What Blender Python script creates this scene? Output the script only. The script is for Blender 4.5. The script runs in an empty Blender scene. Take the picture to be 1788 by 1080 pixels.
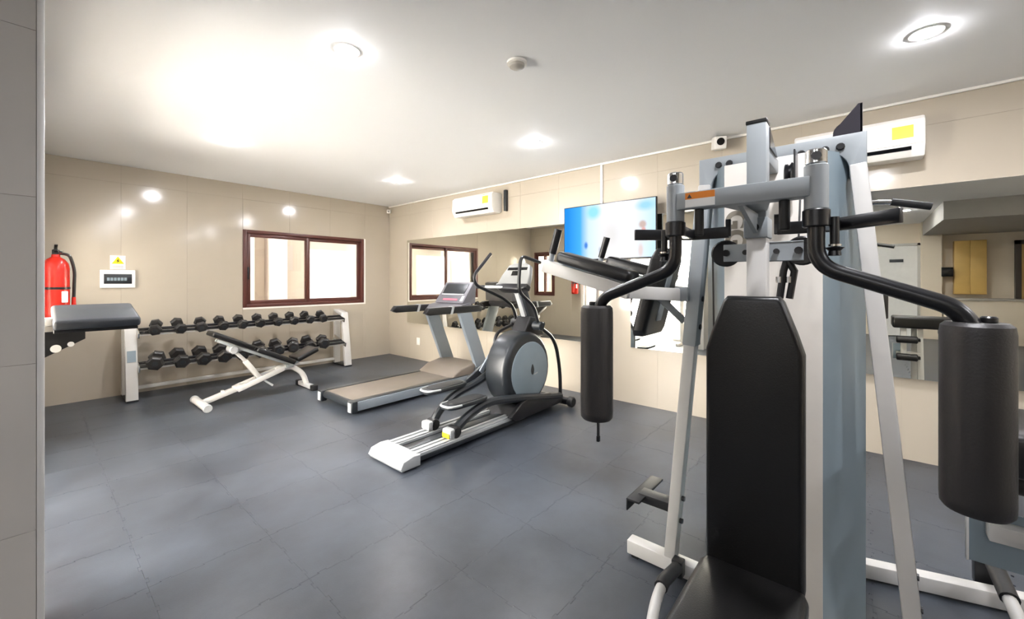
import bpy, bmesh, math, random
from mathutils import Vector, Matrix
random.seed(7)
PI = math.pi
S = bpy.context.scene
C = S.collection

# ------------------------------------------------------------------ camera, world, exposure
cam_d = bpy.data.cameras.new('camera')
cam_d.sensor_width = 36.0
cam_d.lens = 36.0 * 718.0 / 1788.0
cam_d.shift_y = -(540.0 - 489.0) / 1788.0
cam_d.clip_start = 0.05
cam = bpy.data.objects.new('camera', cam_d)
C.objects.link(cam)
cam.location = (0, 0, 1.3)
cam.rotation_euler = (PI / 2, 0, -math.radians(49.46))
S.camera = cam

S.view_settings.view_transform = 'Standard'
S.view_settings.look = 'None'
S.view_settings.gamma = 1.0
S.view_settings.use_curve_mapping = False
S.view_settings.exposure = 0.74

world = bpy.data.worlds.new('sky')
S.world = world
world.use_nodes = True
bg = world.node_tree.nodes['Background']
bg.inputs['Color'].default_value = (0.86, 0.93, 1.0, 1)
bg.inputs['Strength'].default_value = 1.15

sun_d = bpy.data.lights.new('sun', 'SUN')
sun_d.energy = 84.0
sun_d.angle = math.radians(2)
sun_d.color = (1.0, 0.98, 0.95)
sun = bpy.data.objects.new('sun', sun_d)
C.objects.link(sun)
sun.rotation_euler = Vector((-0.9, -0.42, -0.95)).to_track_quat('-Z', 'Y').to_euler()
sun.location = (2, -2, 8)

LAMP = 620.0          # emission of the downlight discs

# ------------------------------------------------------------------ materials
def lin(c):
    out = []
    for v in c:
        v = v / 255.0
        out.append(v / 12.92 if v <= 0.04045 else ((v + 0.055) / 1.055) ** 2.4)
    return (out[0], out[1], out[2], 1)

def mat(name, rgb, rough=0.5, metal=0.0, var=0.05, scale=12.0, bump=0.0, bscale=60.0, spec=0.5, coat=0.0):
    m = bpy.data.materials.new(name)
    m.use_nodes = True
    nt = m.node_tree
    b = nt.nodes['Principled BSDF']
    b.inputs['Roughness'].default_value = rough
    b.inputs['Metallic'].default_value = metal
    b.inputs['Specular IOR Level'].default_value = spec
    b.inputs['Coat Weight'].default_value = coat
    tc = nt.nodes.new('ShaderNodeTexCoord')
    n = nt.nodes.new('ShaderNodeTexNoise')
    n.inputs['Scale'].default_value = scale
    n.inputs['Detail'].default_value = 4
    nt.links.new(tc.outputs['Object'], n.inputs['Vector'])
    mx = nt.nodes.new('ShaderNodeMix')
    mx.data_type = 'RGBA'
    c = lin(rgb)
    lo = tuple(v * (1 - var) for v in c[:3]) + (1,)
    hi = tuple(min(1, v * (1 + var)) for v in c[:3]) + (1,)
    mx.inputs[6].default_value = lo
    mx.inputs[7].default_value = hi
    nt.links.new(n.outputs['Fac'], mx.inputs[0])
    nt.links.new(mx.outputs[2], b.inputs['Base Color'])
    if bump:
        n2 = nt.nodes.new('ShaderNodeTexNoise')
        n2.inputs['Scale'].default_value = bscale
        n2.inputs['Detail'].default_value = 3
        nt.links.new(tc.outputs['Object'], n2.inputs['Vector'])
        bp = nt.nodes.new('ShaderNodeBump')
        bp.inputs['Strength'].default_value = bump
        bp.inputs['Distance'].default_value = 0.002
        nt.links.new(n2.outputs['Fac'], bp.inputs['Height'])
        nt.links.new(bp.outputs['Normal'], b.inputs['Normal'])
    return m

def emit(name, rgb, strength):
    m = bpy.data.materials.new(name)
    m.use_nodes = True
    nt = m.node_tree
    nt.nodes.remove(nt.nodes['Principled BSDF'])
    e = nt.nodes.new('ShaderNodeEmission')
    e.inputs['Color'].default_value = lin(rgb)
    e.inputs['Strength'].default_value = strength
    nt.links.new(e.outputs[0], nt.nodes['Material Output'].inputs[0])
    return m

def glass_mat(name, tint=(1, 1, 1), haze=0.0):
    """thin pane: clear transmission, a fresnel reflection, and for frosted panes a diffuse share"""
    m = bpy.data.materials.new(name)
    m.use_nodes = True
    nt = m.node_tree
    nt.nodes.remove(nt.nodes['Principled BSDF'])
    t = nt.nodes.new('ShaderNodeBsdfTransparent')
    t.inputs[0].default_value = (*tint, 1)
    g = nt.nodes.new('ShaderNodeBsdfGlossy')
    g.inputs['Roughness'].default_value = 0.02
    fr = nt.nodes.new('ShaderNodeFresnel')
    fr.inputs[0].default_value = 1.45
    base = t
    if haze:
        d = nt.nodes.new('ShaderNodeBsdfTranslucent')
        d.inputs[0].default_value = (0.95, 0.95, 0.94, 1)
        d2 = nt.nodes.new('ShaderNodeBsdfDiffuse')
        d2.inputs[0].default_value = (0.9, 0.92, 0.9, 1)
        ms = nt.nodes.new('ShaderNodeMixShader')
        ms.inputs[0].default_value = 0.35
        nt.links.new(d.outputs[0], ms.inputs[1])
        nt.links.new(d2.outputs[0], ms.inputs[2])
        mh = nt.nodes.new('ShaderNodeMixShader')
        mh.inputs[0].default_value = haze
        nt.links.new(t.outputs[0], mh.inputs[1])
        nt.links.new(ms.outputs[0], mh.inputs[2])
        base = mh
    mx = nt.nodes.new('ShaderNodeMixShader')
    nt.links.new(fr.outputs[0], mx.inputs[0])
    nt.links.new(base.outputs[0], mx.inputs[1])
    nt.links.new(g.outputs[0], mx.inputs[2])
    nt.links.new(mx.outputs[0], nt.nodes['Material Output'].inputs[0])
    return m

M = {}
M['tile'] = mat('beige polished tile', (181, 171, 155), 0.13, var=0.06, scale=1.2)
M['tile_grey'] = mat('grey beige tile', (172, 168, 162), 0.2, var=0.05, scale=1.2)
M['grout'] = mat('pale grout', (178, 168, 153), 0.8)
M['ceiling'] = mat('white ceiling paint', (243, 243, 243), 0.6, var=0.01, scale=0.7, spec=0.25)
M['paint'] = mat('cream paint', (226, 214, 194), 0.7, var=0.03, scale=2)
M['white_trim'] = mat('white trim', (238, 234, 226), 0.35)
M['alu'] = mat('brushed aluminium', (200, 200, 196), 0.3, metal=0.7)
M['mahogany'] = mat('mahogany window frame', (88, 48, 40), 0.35, var=0.12, scale=8)
M['steel_frame'] = mat('dark door frame', (60, 52, 46), 0.4)
M['white'] = mat('white powder coat', (200, 198, 194), 0.35)
M['grey'] = mat('light grey powder coat', (152, 158, 161), 0.38)
M['bluegrey'] = mat('blue grey shroud', (132, 147, 155), 0.4)
M['warm_panel'] = mat('warm white shroud panel', (222, 217, 209), 0.35)
M['vinyl'] = mat('black vinyl', (12, 11, 11), 0.36, var=0.15, scale=20, bump=0.25, bscale=220)
M['vinyl_grey'] = mat('charcoal vinyl', (48, 52, 58), 0.4, var=0.1, bump=0.2, bscale=220)
M['foam'] = mat('black foam', (40, 38, 38), 0.45, var=0.1, bump=0.2, bscale=200)
M['black'] = mat('black steel', (24, 24, 26), 0.3, var=0.1)
M['rubber'] = mat('black rubber', (26, 26, 27), 0.55, var=0.15, bump=0.2)
M['hexrub'] = mat('dumbbell rubber', (34, 32, 31), 0.42, var=0.2)
M['chrome'] = mat('chrome', (225, 225, 225), 0.12, metal=1.0, var=0.01)
M['silver'] = mat('silver plastic', (168, 170, 171), 0.35)
M['dgrey'] = mat('dark grey plastic', (34, 38, 42), 0.35)
M['panel_grey'] = mat('warm grey plastic', (126, 126, 123), 0.4)
M['console_grey'] = mat('console grey plastic', (94, 93, 99), 0.4)
M['mgrey'] = mat('mid grey plastic', (128, 142, 150), 0.35)
M['belt'] = mat('running belt', (108, 99, 90), 0.45, var=0.1, bump=0.3, bscale=400)
M['tread_rail'] = mat('treadmill rail', (122, 130, 138), 0.35)
M['red'] = mat('red enamel', (200, 36, 22), 0.25)
M['orange'] = mat('orange label', (226, 130, 20), 0.5)
M['yellow'] = mat('yellow sticker', (228, 200, 4), 0.5)
M['yellow_wood'] = mat('yellow wood', (214, 178, 104), 0.45, var=0.12, scale=5)
M['label_white'] = mat('label white', (235, 235, 232), 0.5)
M['smoke'] = mat('dark smoked plastic', (46, 44, 50), 0.2)
M['pink'] = mat('pink keys', (186, 96, 112), 0.5)
M['letter'] = mat('beige lettering', (138, 131, 118), 0.5)
M['lens'] = mat('camera lens', (10, 10, 12), 0.1)
M['ext_wall'] = mat('bounce wall render', (238, 236, 232), 0.85, var=0.03, scale=1.5)  # near-white so the added courtyard wall bounces neutral sunlight
M['ext_back'] = mat('darkened cream render', (172, 161, 147), 0.85, var=0.03, scale=1.5)  # shade put into the colour, a dimmer copy of the cream outside
M['ext_col'] = mat('pale grey render', (190, 180, 172), 0.85, var=0.03)
M['paving'] = mat('pale paving', (206, 203, 198), 0.8, var=0.08)
M['counter'] = mat('grey counter', (170, 165, 155), 0.4)
M['soffit'] = mat('shade toned soffit', (150, 147, 142), 0.6)  # grey puts the shade of the hall ceiling into the colour
M['lamp'] = emit('lamp disc', (250, 250, 255), LAMP)
M['glass'] = glass_mat('clear pane')
M['frost'] = glass_mat('frosted pane', haze=0.9)
M['frost_light'] = glass_mat('hazed pane', haze=0.35)

def mirror_mat():
    m = bpy.data.materials.new('mirror silver')
    m.use_nodes = True
    b = m.node_tree.nodes['Principled BSDF']
    b.inputs['Metallic'].default_value = 1.0
    b.inputs['Roughness'].default_value = 0.0
    b.inputs['Base Color'].default_value = (0.91, 0.90, 0.82, 1)
    return m
M['mirror'] = mirror_mat()

def floor_mat():
    m = bpy.data.materials.new('rubber floor mat')
    m.use_nodes = True
    nt = m.node_tree
    b = nt.nodes['Principled BSDF']
    tc = nt.nodes.new('ShaderNodeNewGeometry')
    n = nt.nodes.new('ShaderNodeTexNoise')
    n.inputs['Scale'].default_value = 1.1
    n.inputs['Detail'].default_value = 7
    n.inputs['Roughness'].default_value = 0.62
    nt.links.new(tc.outputs['Position'], n.inputs['Vector'])
    cr = nt.nodes.new('ShaderNodeValToRGB')
    cr.color_ramp.elements[0].position = 0.30
    cr.color_ramp.elements[0].color = lin((42, 45, 51))
    cr.color_ramp.elements[1].position = 0.72
    cr.color_ramp.elements[1].color = lin((77, 83, 92))
    nt.links.new(n.outputs['Fac'], cr.inputs[0])
    nt.links.new(cr.outputs[0], b.inputs['Base Color'])
    rr = nt.nodes.new('ShaderNodeMapRange')
    rr.inputs[3].default_value = 0.29
    rr.inputs[4].default_value = 0.43
    nt.links.new(n.outputs['Fac'], rr.inputs[0])
    nt.links.new(rr.outputs[0], b.inputs['Roughness'])
    n2 = nt.nodes.new('ShaderNodeTexNoise')
    n2.inputs['Scale'].default_value = 160
    nt.links.new(tc.outputs['Position'], n2.inputs['Vector'])
    bp = nt.nodes.new('ShaderNodeBump')
    bp.inputs['Strength'].default_value = 0.2
    bp.inputs['Distance'].default_value = 0.001
    nt.links.new(n2.outputs['Fac'], bp.inputs['Height'])
    nt.links.new(bp.outputs['Normal'], b.inputs['Normal'])
    return m
M['floor'] = floor_mat()

def screen_mat():
    """sports broadcast: blue at the left, white court, a small player near the right edge (object space: y across, z up)"""
    m = bpy.data.materials.new('tv picture')
    m.use_nodes = True
    nt = m.node_tree
    L = nt.links
    nt.nodes.remove(nt.nodes['Principled BSDF'])
    tc = nt.nodes.new('ShaderNodeTexCoord')
    sp = nt.nodes.new('ShaderNodeSeparateXYZ')
    L.new(tc.outputs['Object'], sp.inputs[0])
    mr = nt.nodes.new('ShaderNodeMapRange')          # 0 at the viewer's left, 1 at the right
    mr.inputs[1].default_value = 0.54
    mr.inputs[2].default_value = -0.54
    L.new(sp.outputs[1], mr.inputs[0])
    cr = nt.nodes.new('ShaderNodeValToRGB')
    cr.color_ramp.elements[0].color = lin((40, 140, 226))
    cr.color_ramp.elements[0].position = 0.05
    cr.color_ramp.elements[1].position = 1.0
    cr.color_ramp.elements[1].color = lin((190, 226, 250))
    for p, c in ((0.2, (72, 172, 240)), (0.3, (206, 228, 246)), (0.5, (240, 238, 242)), (0.8, (232, 234, 238))):
        e = cr.color_ramp.elements.new(p)
        e.color = lin(c)
    L.new(mr.outputs[0], cr.inputs[0])
    col = cr.outputs[0]
    def blob(col, y, z, ry, rz, rgb, soft=0.25, amt=1.0):
        mp = nt.nodes.new('ShaderNodeMapping')
        mp.inputs['Location'].default_value = (0, -y / ry, -z / rz)
        mp.inputs['Scale'].default_value = (0, 1 / ry, 1 / rz)
        L.new(tc.outputs['Object'], mp.inputs[0])
        ln = nt.nodes.new('ShaderNodeVectorMath')
        ln.operation = 'LENGTH'
        L.new(mp.outputs[0], ln.inputs[0])
        r = nt.nodes.new('ShaderNodeMapRange')
        r.inputs[1].default_value = 1.0
        r.inputs[2].default_value = 1.0 - soft
        r.inputs[3].default_value = 0.0
        r.inputs[4].default_value = amt
        L.new(ln.outputs['Value'], r.inputs[0])
        mx = nt.nodes.new('ShaderNodeMix')
        mx.data_type = 'RGBA'
        L.new(r.outputs[0], mx.inputs[0])
        L.new(col, mx.inputs[6])
        mx.inputs[7].default_value = lin(rgb)
        return mx.outputs[2]
    col = blob(col, 0.16, 0.22, 0.11, 0.10, (140, 218, 234), 0.6, 0.9)
    col = blob(col, -0.05, -0.05, 0.16, 0.22, (222, 220, 218), 0.8, 0.8)
    col = blob(col, -0.40, 0.04, 0.05, 0.05, (196, 170, 160), 0.5, 0.9)
    col = blob(col, -0.41, -0.02, 0.03, 0.04, (222, 150, 140), 0.5, 0.8)
    col = blob(col, -0.43, 0.23, 0.13, 0.07, (150, 208, 248), 0.7, 0.9)
    col = blob(col, -0.38, -0.22, 0.035, 0.09, (222, 200, 196), 0.6, 0.8)
    col = blob(col, 0.25, -0.14, 0.03, 0.05, (50, 120, 210), 0.6, 0.9)
    col = blob(col, 0.08, -0.2, 0.02, 0.05, (180, 186, 196), 0.6, 0.8)
    em = nt.nodes.new('ShaderNodeEmission')
    em.inputs['Strength'].default_value = 0.75
    L.new(col, em.inputs[0])
    L.new(em.outputs[0], nt.nodes['Material Output'].inputs[0])
    return m
M['screen'] = screen_mat()

# ------------------------------------------------------------------ mesh helpers
def fillet(pts, r, n=6):
    """round the corners of a polyline"""
    pts = [Vector(p) for p in pts]
    if len(pts) < 3 or r <= 0:
        return pts
    out = [pts[0]]
    for i in range(1, len(pts) - 1):
        p, a, b = pts[i], pts[i - 1], pts[i + 1]
        da, db = (a - p), (b - p)
        la, lb = da.length, db.length
        k = min(r, la * 0.48, lb * 0.48)
        s, e = p + da / la * k, p + db / lb * k
        for j in range(n + 1):
            t = j / n
            out.append((1 - t) ** 2 * s + 2 * t * (1 - t) * p + t * t * e)
    out.append(pts[-1])
    return out

class MB:
    def __init__(self):
        self.bm = bmesh.new()
    def _merge(self, b, mx=None):
        if mx is not None:
            bmesh.ops.transform(b, matrix=mx, verts=b.verts)
        vm = [self.bm.verts.new(v.co) for v in b.verts]
        b.verts.index_update()
        for f in b.faces:
            try:
                self.bm.faces.new([vm[v.index] for v in f.verts])
            except ValueError:
                pass
        b.free()
        return self
    def box(self, lo, hi, bev=0.0, seg=2, mx=None):
        b = bmesh.new()
        bmesh.ops.create_cube(b, size=1)
        lo, hi = Vector(lo), Vector(hi)
        d = hi - lo
        for v in b.verts:
            v.co = Vector((v.co.x * d.x, v.co.y * d.y, v.co.z * d.z)) + (lo + hi) / 2
        if bev:
            bev = min(bev, min(abs(d.x), abs(d.y), abs(d.z)) * 0.48)
            bmesh.ops.bevel(b, geom=list(b.edges), offset=bev, segments=seg, profile=0.5, affect='EDGES')
        return self._merge(b, mx)
    def beam(self, p0, p1, w, h, bev=0.004, up=(0, 0, 1), seg=2):
        """rectangular bar: w across, h along up"""
        p0, p1 = Vector(p0), Vector(p1)
        d = p1 - p0
        L = d.length
        x = d.normalized()
        up = Vector(up)
        y = up.cross(x)
        if y.length < 1e-4:
            y = Vector((0, 1, 0)).cross(x)
        y.normalize()
        z = x.cross(y)
        mx = Matrix((x, y, z)).transposed().to_4x4()
        mx.translation = p0
        return self.box((0, -w / 2, -h / 2), (L, w / 2, h / 2), bev, seg, mx)
    def tube(self, pts, r, n=12, rr=None, caps=True):
        pts = [Vector(p) for p in pts]
        rings = []
        t0 = (pts[1] - pts[0]).normalized()
        u = t0.orthogonal().normalized()
        for i, p in enumerate(pts):
            if i == 0:
                t = t0
            elif i == len(pts) - 1:
                t = (pts[i] - pts[i - 1]).normalized()
            else:
                t = ((pts[i + 1] - p).normalized() + (p - pts[i - 1]).normalized()).normalized()
            u = (u - t * u.dot(t)).normalized()
            v = t.cross(u)
            rad = rr[i] if rr else r
            rings.append([self.bm.verts.new(p + (u * math.cos(2 * PI * k / n) + v * math.sin(2 * PI * k / n)) * rad) for k in range(n)])
        for a, b in zip(rings, rings[1:]):
            for k in range(n):
                self.bm.faces.new((a[k], a[(k + 1) % n], b[(k + 1) % n], b[k]))
        if caps:
            self.bm.faces.new(list(reversed(rings[0])))
            self.bm.faces.new(rings[-1])
        return self
    def lathe(self, prof, o, axis=(0, 0, 1), n=24):
        """prof: list of (radius, height) along the axis from o"""
        o, ax = Vector(o), Vector(axis).normalized()
        u = ax.orthogonal().normalized()
        v = ax.cross(u)
        rings = []
        for r, h in prof:
            if r < 1e-5:
                rings.append([self.bm.verts.new(o + ax * h)])
            else:
                rings.append([self.bm.verts.new(o + ax * h + (u * math.cos(2 * PI * k / n) + v * math.sin(2 * PI * k / n)) * r) for k in range(n)])
        for a, b in zip(rings, rings[1:]):
            for k in range(n):
                k2 = (k + 1) % n
                if len(a) == 1 and len(b) == 1:
                    continue
                if len(a) == 1:
                    self.bm.faces.new((a[0], b[k2], b[k]))
                elif len(b) == 1:
                    self.bm.faces.new((a[k], a[k2], b[0]))
                else:
                    self.bm.faces.new((a[k], a[k2], b[k2], b[k]))
        for ring, rev in ((rings[0], True), (rings[-1], False)):
            if len(ring) > 2:
                self.bm.faces.new(list(reversed(ring)) if rev else ring)
        return self
    def cyl(self, p0, p1, r, n=16, ch=0.0):
        p0, p1 = Vector(p0), Vector(p1)
        L = (p1 - p0).length
        if ch:
            pr = [(r - ch, 0), (r, ch), (r, L - ch), (r - ch, L)]
        else:
            pr = [(r, 0), (r, L)]
        return self.lathe(pr, p0, p1 - p0, n)
    def prism(self, poly, o, u, v, t, bev=0.0, seg=2):
        """extrude the polygon (in axes u, v from o) by the vector t"""
        o, u, v, t = Vector(o), Vector(u), Vector(v), Vector(t)
        b = bmesh.new()
        a = [b.verts.new(o + u * p[0] + v * p[1]) for p in poly]
        c = [b.verts.new(o + u * p[0] + v * p[1] + t) for p in poly]
        n = len(poly)
        f1 = b.faces.new(a)
        f2 = b.faces.new(list(reversed(c)))
        for i in range(n):
            b.faces.new((a[(i + 1) % n], a[i], c[i], c[(i + 1) % n]))
        bmesh.ops.recalc_face_normals(b, faces=b.faces)
        if bev:
            es = [e for e in b.edges if (e in f1.edges[:] or e in f2.edges[:])]
            bmesh.ops.bevel(b, geom=es, offset=bev, segments=seg, profile=0.5, affect='EDGES')
        return self._merge(b)
    def mesh(self, name, m, angle=35):
        bmesh.ops.recalc_face_normals(self.bm, faces=self.bm.faces)
        me = bpy.data.meshes.new(name)
        self.bm.to_mesh(me)
        self.bm.free()
        me.polygons.foreach_set('use_smooth', [True] * len(me.polygons))
        me.set_sharp_from_angle(angle=math.radians(angle))
        me.materials.append(m)
        return me

def put(name, me, parent=None, loc=None, label=None):
    o = bpy.data.objects.new(name, me)
    C.objects.link(o)
    if parent is not None:
        o.parent = parent
        if loc is None:                       # the mesh was made in world coordinates
            root = parent
            off = Vector((0, 0, 0))
            while root is not None:
                off += root.location
                root = root.parent
            o.location = -off
        else:
            o.location = loc
    elif loc is not None:
        o.location = loc
    if label:
        o['label'] = label
    return o

def part(name, mb, m, parent, label=None):
    return put(name, mb.mesh(name, M[m]), parent, None, label)

def lpart(name, mb, m, parent, label=None):
    """part whose mesh is in its parent's own coordinates"""
    return put(name, mb.mesh(name, M[m]), parent, (0, 0, 0), label)

def thing(name, label, cat, loc=(0, 0, 0), group=None):
    o = bpy.data.objects.new(name, None)
    C.objects.link(o)
    o.empty_display_size = 0.1
    o.location = loc
    o['label'] = label
    o['category'] = cat
    if group:
        o['group'] = group
    return o

def tag(o, label, cat, group=None):
    o['label'] = label
    o['category'] = cat
    if group:
        o['group'] = group
    return o

def struct(name, mb, m, parent=None):
    o = put(name, mb.mesh(name, M[m]), parent)
    o['kind'] = 'structure'
    return o

def copy_tree(o, parent=None):
    c = o.copy()
    C.objects.link(c)
    if parent is not None:
        c.parent = parent
    for ch in list(o.children):
        copy_tree(ch, c)
    return c

X, Y, Z = Vector((1, 0, 0)), Vector((0, 1, 0)), Vector((0, 0, 1))

# ------------------------------------------------------------------ room shell
XR, YB, H = 4.13, 6.39, 2.6

fl = struct('floor', MB().box((-5.2, -3.2, -0.12), (4.4, 2.42, -0.006)).box((-1.05, 2.42, -0.12), (-0.17, 4.95, -0.006)).box((-0.17, 2.42, -0.12), (4.4, 6.6, -0.006)), 'floor')

# jigsaw mats: one outline that interlocks with its own copies
PITCH = 0.466
def mat_outline():
    g = 0.0005
    def edge(n=4):
        pts = []
        for k in range(n):
            a = (k + 0.5) / n
            s = 1 if k % 2 == 0 else -1
            w, h = 0.042, 0.021
            pts += [(a - w * 0.75, 0), (a - w, s * h), (a + w, s * h), (a + w * 0.75, 0)]
        return pts
    e = edge()
    P = PITCH
    out = [(0, 0)] + [(u * P, d * P) for u, d in e]
    out += [(P, 0)] + [(P + d * P, u * P) for u, d in e]
    out += [(P, P)] + [(u * P, P + d * P) for u, d in reversed(e)]
    out += [(0, P)] + [(d * P, u * P) for u, d in reversed(e)]
    n = len(out)
    res = []
    for i in range(n):
        a, p, b = Vector(out[i - 1]), Vector(out[i]), Vector(out[(i + 1) % n])
        d1, d2 = (p - a).normalized(), (b - p).normalized()
        n1, n2 = Vector((-d1.y, d1.x)), Vector((-d2.y, d2.x))
        m_ = (n1 + n2)
        m_ = m_ / max(0.3, m_.length_squared / 2) if m_.length > 1e-6 else n1
        res.append(p + m_ * g)
    return res
mm = MB()
mm.prism([(p.x, p.y) for p in mat_outline()], (0, 0, -0.006), X, Y, Z * 0.006)
mat_me = mm.mesh('rubber_mat', M['floor'])
for i in range(-5, 6):
    for j in range(-3, 13):
        if (i, j) == (5, 12) or 1.72 + i * PITCH > XR - 0.01:
            continue
        if 1.72 + (i + 1) * PITCH < -0.2 and 0.905 + j * PITCH > 2.4:
            continue
        put('rubber_mat', mat_me, fl, (1.72 + i * PITCH, 0.905 + j * PITCH, 0))

cl = struct('ceiling', MB().box((-5.2, -3.2, H), (4.4, 2.42, H + 0.15)).box((-0.17, 2.42, H), (4.4, 6.6, H + 0.15)), 'ceiling')

tile_cache = {}
def tiles(parent, place, u0, u1, zrows, joint0, holes=(), m='tile', pitch=0.6, thick=0.008):
    """rectangular tiles over a wall; place(u, z) gives the corner, tiles lie against the wall; holes are (u0,u1,z0,z1)"""
    us = [u0]
    k = math.ceil((u0 - joint0) / pitch + 1e-6)
    while joint0 + k * pitch < u1 - 1e-6:
        us.append(joint0 + k * pitch)
        k += 1
    us.append(u1)
    for a, b in zip(us, us[1:]):
        for c, d in zip(zrows, zrows[1:]):
            rects = [(a, b, c, d)]
            for h in holes:
                nr = []
                for r in rects:
                    ia, ib, ic, id_ = max(r[0], h[0]), min(r[1], h[1]), max(r[2], h[2]), min(r[3], h[3])
                    if ia >= ib or ic >= id_:
                        nr.append(r)
                        continue
                    if r[0] < ia: nr.append((r[0], ia, r[2], r[3]))
                    if ib < r[1]: nr.append((ib, r[1], r[2], r[3]))
                    if r[2] < ic: nr.append((ia, ib, r[2], ic))
                    if id_ < r[3]: nr.append((ia, ib, id_, r[3]))
                rects = nr
            for r in rects:
                w, hgt = r[1] - r[0], r[3] - r[2]
                if w < 0.012 or hgt < 0.012:
                    continue
                ux, out = place[0], place[1]
                key = (round(w, 3), round(hgt, 3), tuple(ux), tuple(out), m)
                if key not in tile_cache:
                    g = 0.0006
                    mb = MB()
                    o = ux * g + Z * g
                    mb.prism([(0, 0), (w - 2 * g, 0), (w - 2 * g, hgt - 2 * g), (0, hgt - 2 * g)], o, ux, Z, out * thick)
                    tile_cache[key] = mb.mesh('tile', M[m], 20)
                put('tile', tile_cache[key], parent, place[2] + ux * r[0] + Z * r[2])

# back wall with the sliding window
WX0, WX1, WZ0, WZ1 = 1.863, 3.634, 0.928, 1.99
mb = MB()
mb.box((-0.2, YB + 0.006, 0), (WX0, YB + 0.16, H)).box((WX1, YB + 0.006, 0), (4.4, YB + 0.16, H))
mb.box((WX0, YB + 0.006, 0), (WX1, YB + 0.16, WZ0)).box((WX0, YB + 0.006, WZ1), (WX1, YB + 0.16, H))
wb = struct('wall_back', mb, 'grout')
tiles(wb, (X, -Y, Vector((0, YB + 0.008, 0))), -0.02, XR, [0, 1.2, 2.4, H], 0.06, [(WX0, WX1, WZ0, WZ1)])

wr = struct('wall_right', MB().box((XR + 0.006, -3.2, 0), (XR + 0.2, YB + 0.16, H)), 'grout')
tiles(wr, (Y, -X, Vector((XR + 0.008, 0, 0))), -3.0, YB, [0, 1.2, 2.4, H], 0.39)

# left wall: pier with window beyond the doorway, lintel, niche
LX = -0.02
LY0, LY1 = 5.66, 6.27
mb = MB()
mb.box((LX - 0.15, 4.95, 0), (LX - 0.006, LY0, H)).box((LX - 0.15, LY1, 0), (LX - 0.006, YB + 0.16, H))
mb.box((LX - 0.15, LY0, 0), (LX - 0.006, LY1, WZ0)).box((LX - 0.15, LY0, WZ1), (LX - 0.006, LY1, H))
mb.box((LX - 0.15, 2.42, 2.25), (LX - 0.006, 4.95, H))
wl = struct('wall_left', mb, 'grout')
tiles(wl, (Y, X, Vector((LX - 0.008, 0, 0))), 2.42, YB, [0, 1.2, 2.4, H], 0.39, [(LY0, LY1, WZ0, WZ1), (2.42, 4.95, -1, 2.25)])
# near pier with its aluminium corner trim (the camera looks past its edge)
PY = 2.27
wp = struct('wall_near', MB().box((-5.2, PY + 0.006, 0), (0.024, PY + 0.15, H)), 'grout')
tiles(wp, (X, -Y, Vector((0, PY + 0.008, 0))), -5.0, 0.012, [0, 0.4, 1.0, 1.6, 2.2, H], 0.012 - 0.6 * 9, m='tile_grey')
struct('trim_1', MB().box((0.012, PY - 0.001, 0), (0.032, PY + 0.15, H), 0.004), 'white')
struct('trim_2', MB().box((XR - 0.022, -3, H - 0.02), (XR, YB, H), 0.004), 'white_trim')

# rest of the hall behind the camera, seen in the mirrors
struct('wall_rear', MB().box((-5.2, -3.2, 0), (4.4, -3.0, H)), 'paint')
struct('wall_far', MB().box((-5.2, -3.2, 0), (-5.0, PY + 0.15, H)), 'paint')
struct('trim_3', MB().box((-5.0, -3.0, 2.3), (-1.6, -1.0, H)), 'soffit')
struct('trim_4', MB().box((-5.0, -1.3, 0), (-4.75, -0.98, H)), 'paint')

# ------------------------------------------------------------------ windows and door
def sliding_window(name, o, u, inward, w, h, panes, sub):
    """outer frame, two sashes with a pane each and a pull; o = lower corner on the wall face"""
    root = bpy.data.objects.new(name, None)
    C.objects.link(root)
    root['kind'] = 'structure'
    fw = 0.045
    back = -inward
    def bar(mb, u0, u1, z0, z1, d0, d1, bev=0.004):
        a = o + u * u0 + Z * z0 + back * d0
        b = o + u * u1 + Z * z1 + back * d1
        lo = Vector((min(a.x, b.x), min(a.y, b.y), min(a.z, b.z)))
        hi = Vector((max(a.x, b.x), max(a.y, b.y), max(a.z, b.z)))
        mb.box(lo, hi, bev)
    f = MB()
    bar(f, 0, fw, 0, h, -0.012, 0.10)
    bar(f, w - fw, w, 0, h, -0.012, 0.10)
    bar(f, fw, w - fw, 0, fw, -0.012, 0.10)
    bar(f, fw, w - fw, h - fw, h, -0.012, 0.10)
    part('window_frame', f, 'mahogany', root)
    mid = w * 0.487
    for k, (a, b) in enumerate(((fw, mid + 0.03), (mid - 0.03, w - fw))):
        d0 = 0.01 + 0.035 * k
        s = MB()
        sw = 0.05
        bar(s, a, a + sw, fw, h - fw, d0, d0 + 0.03)
        bar(s, b - sw, b, fw, h - fw, d0, d0 + 0.03)
        bar(s, a + sw, b - sw, fw, fw + sw, d0, d0 + 0.03)
        bar(s, a + sw, b - sw, h - fw - sw, h - fw, d0, d0 + 0.03)
        sash = part('sash', s, 'mahogany', root)
        p = MB()
        bar(p, a + sw, b - sw, fw + sw, h - fw - sw, d0 + 0.012, d0 + 0.017, 0)
        part('pane', p, panes[k], sash)
        if k == 0:
            q = MB()
            bar(q, a + 0.012, a + 0.03, h * 0.36, h * 0.52, d0 - 0.014, d0 + 0.002, 0.004)
            part('pull_handle', q, 'black', sash)
    return root

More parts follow.
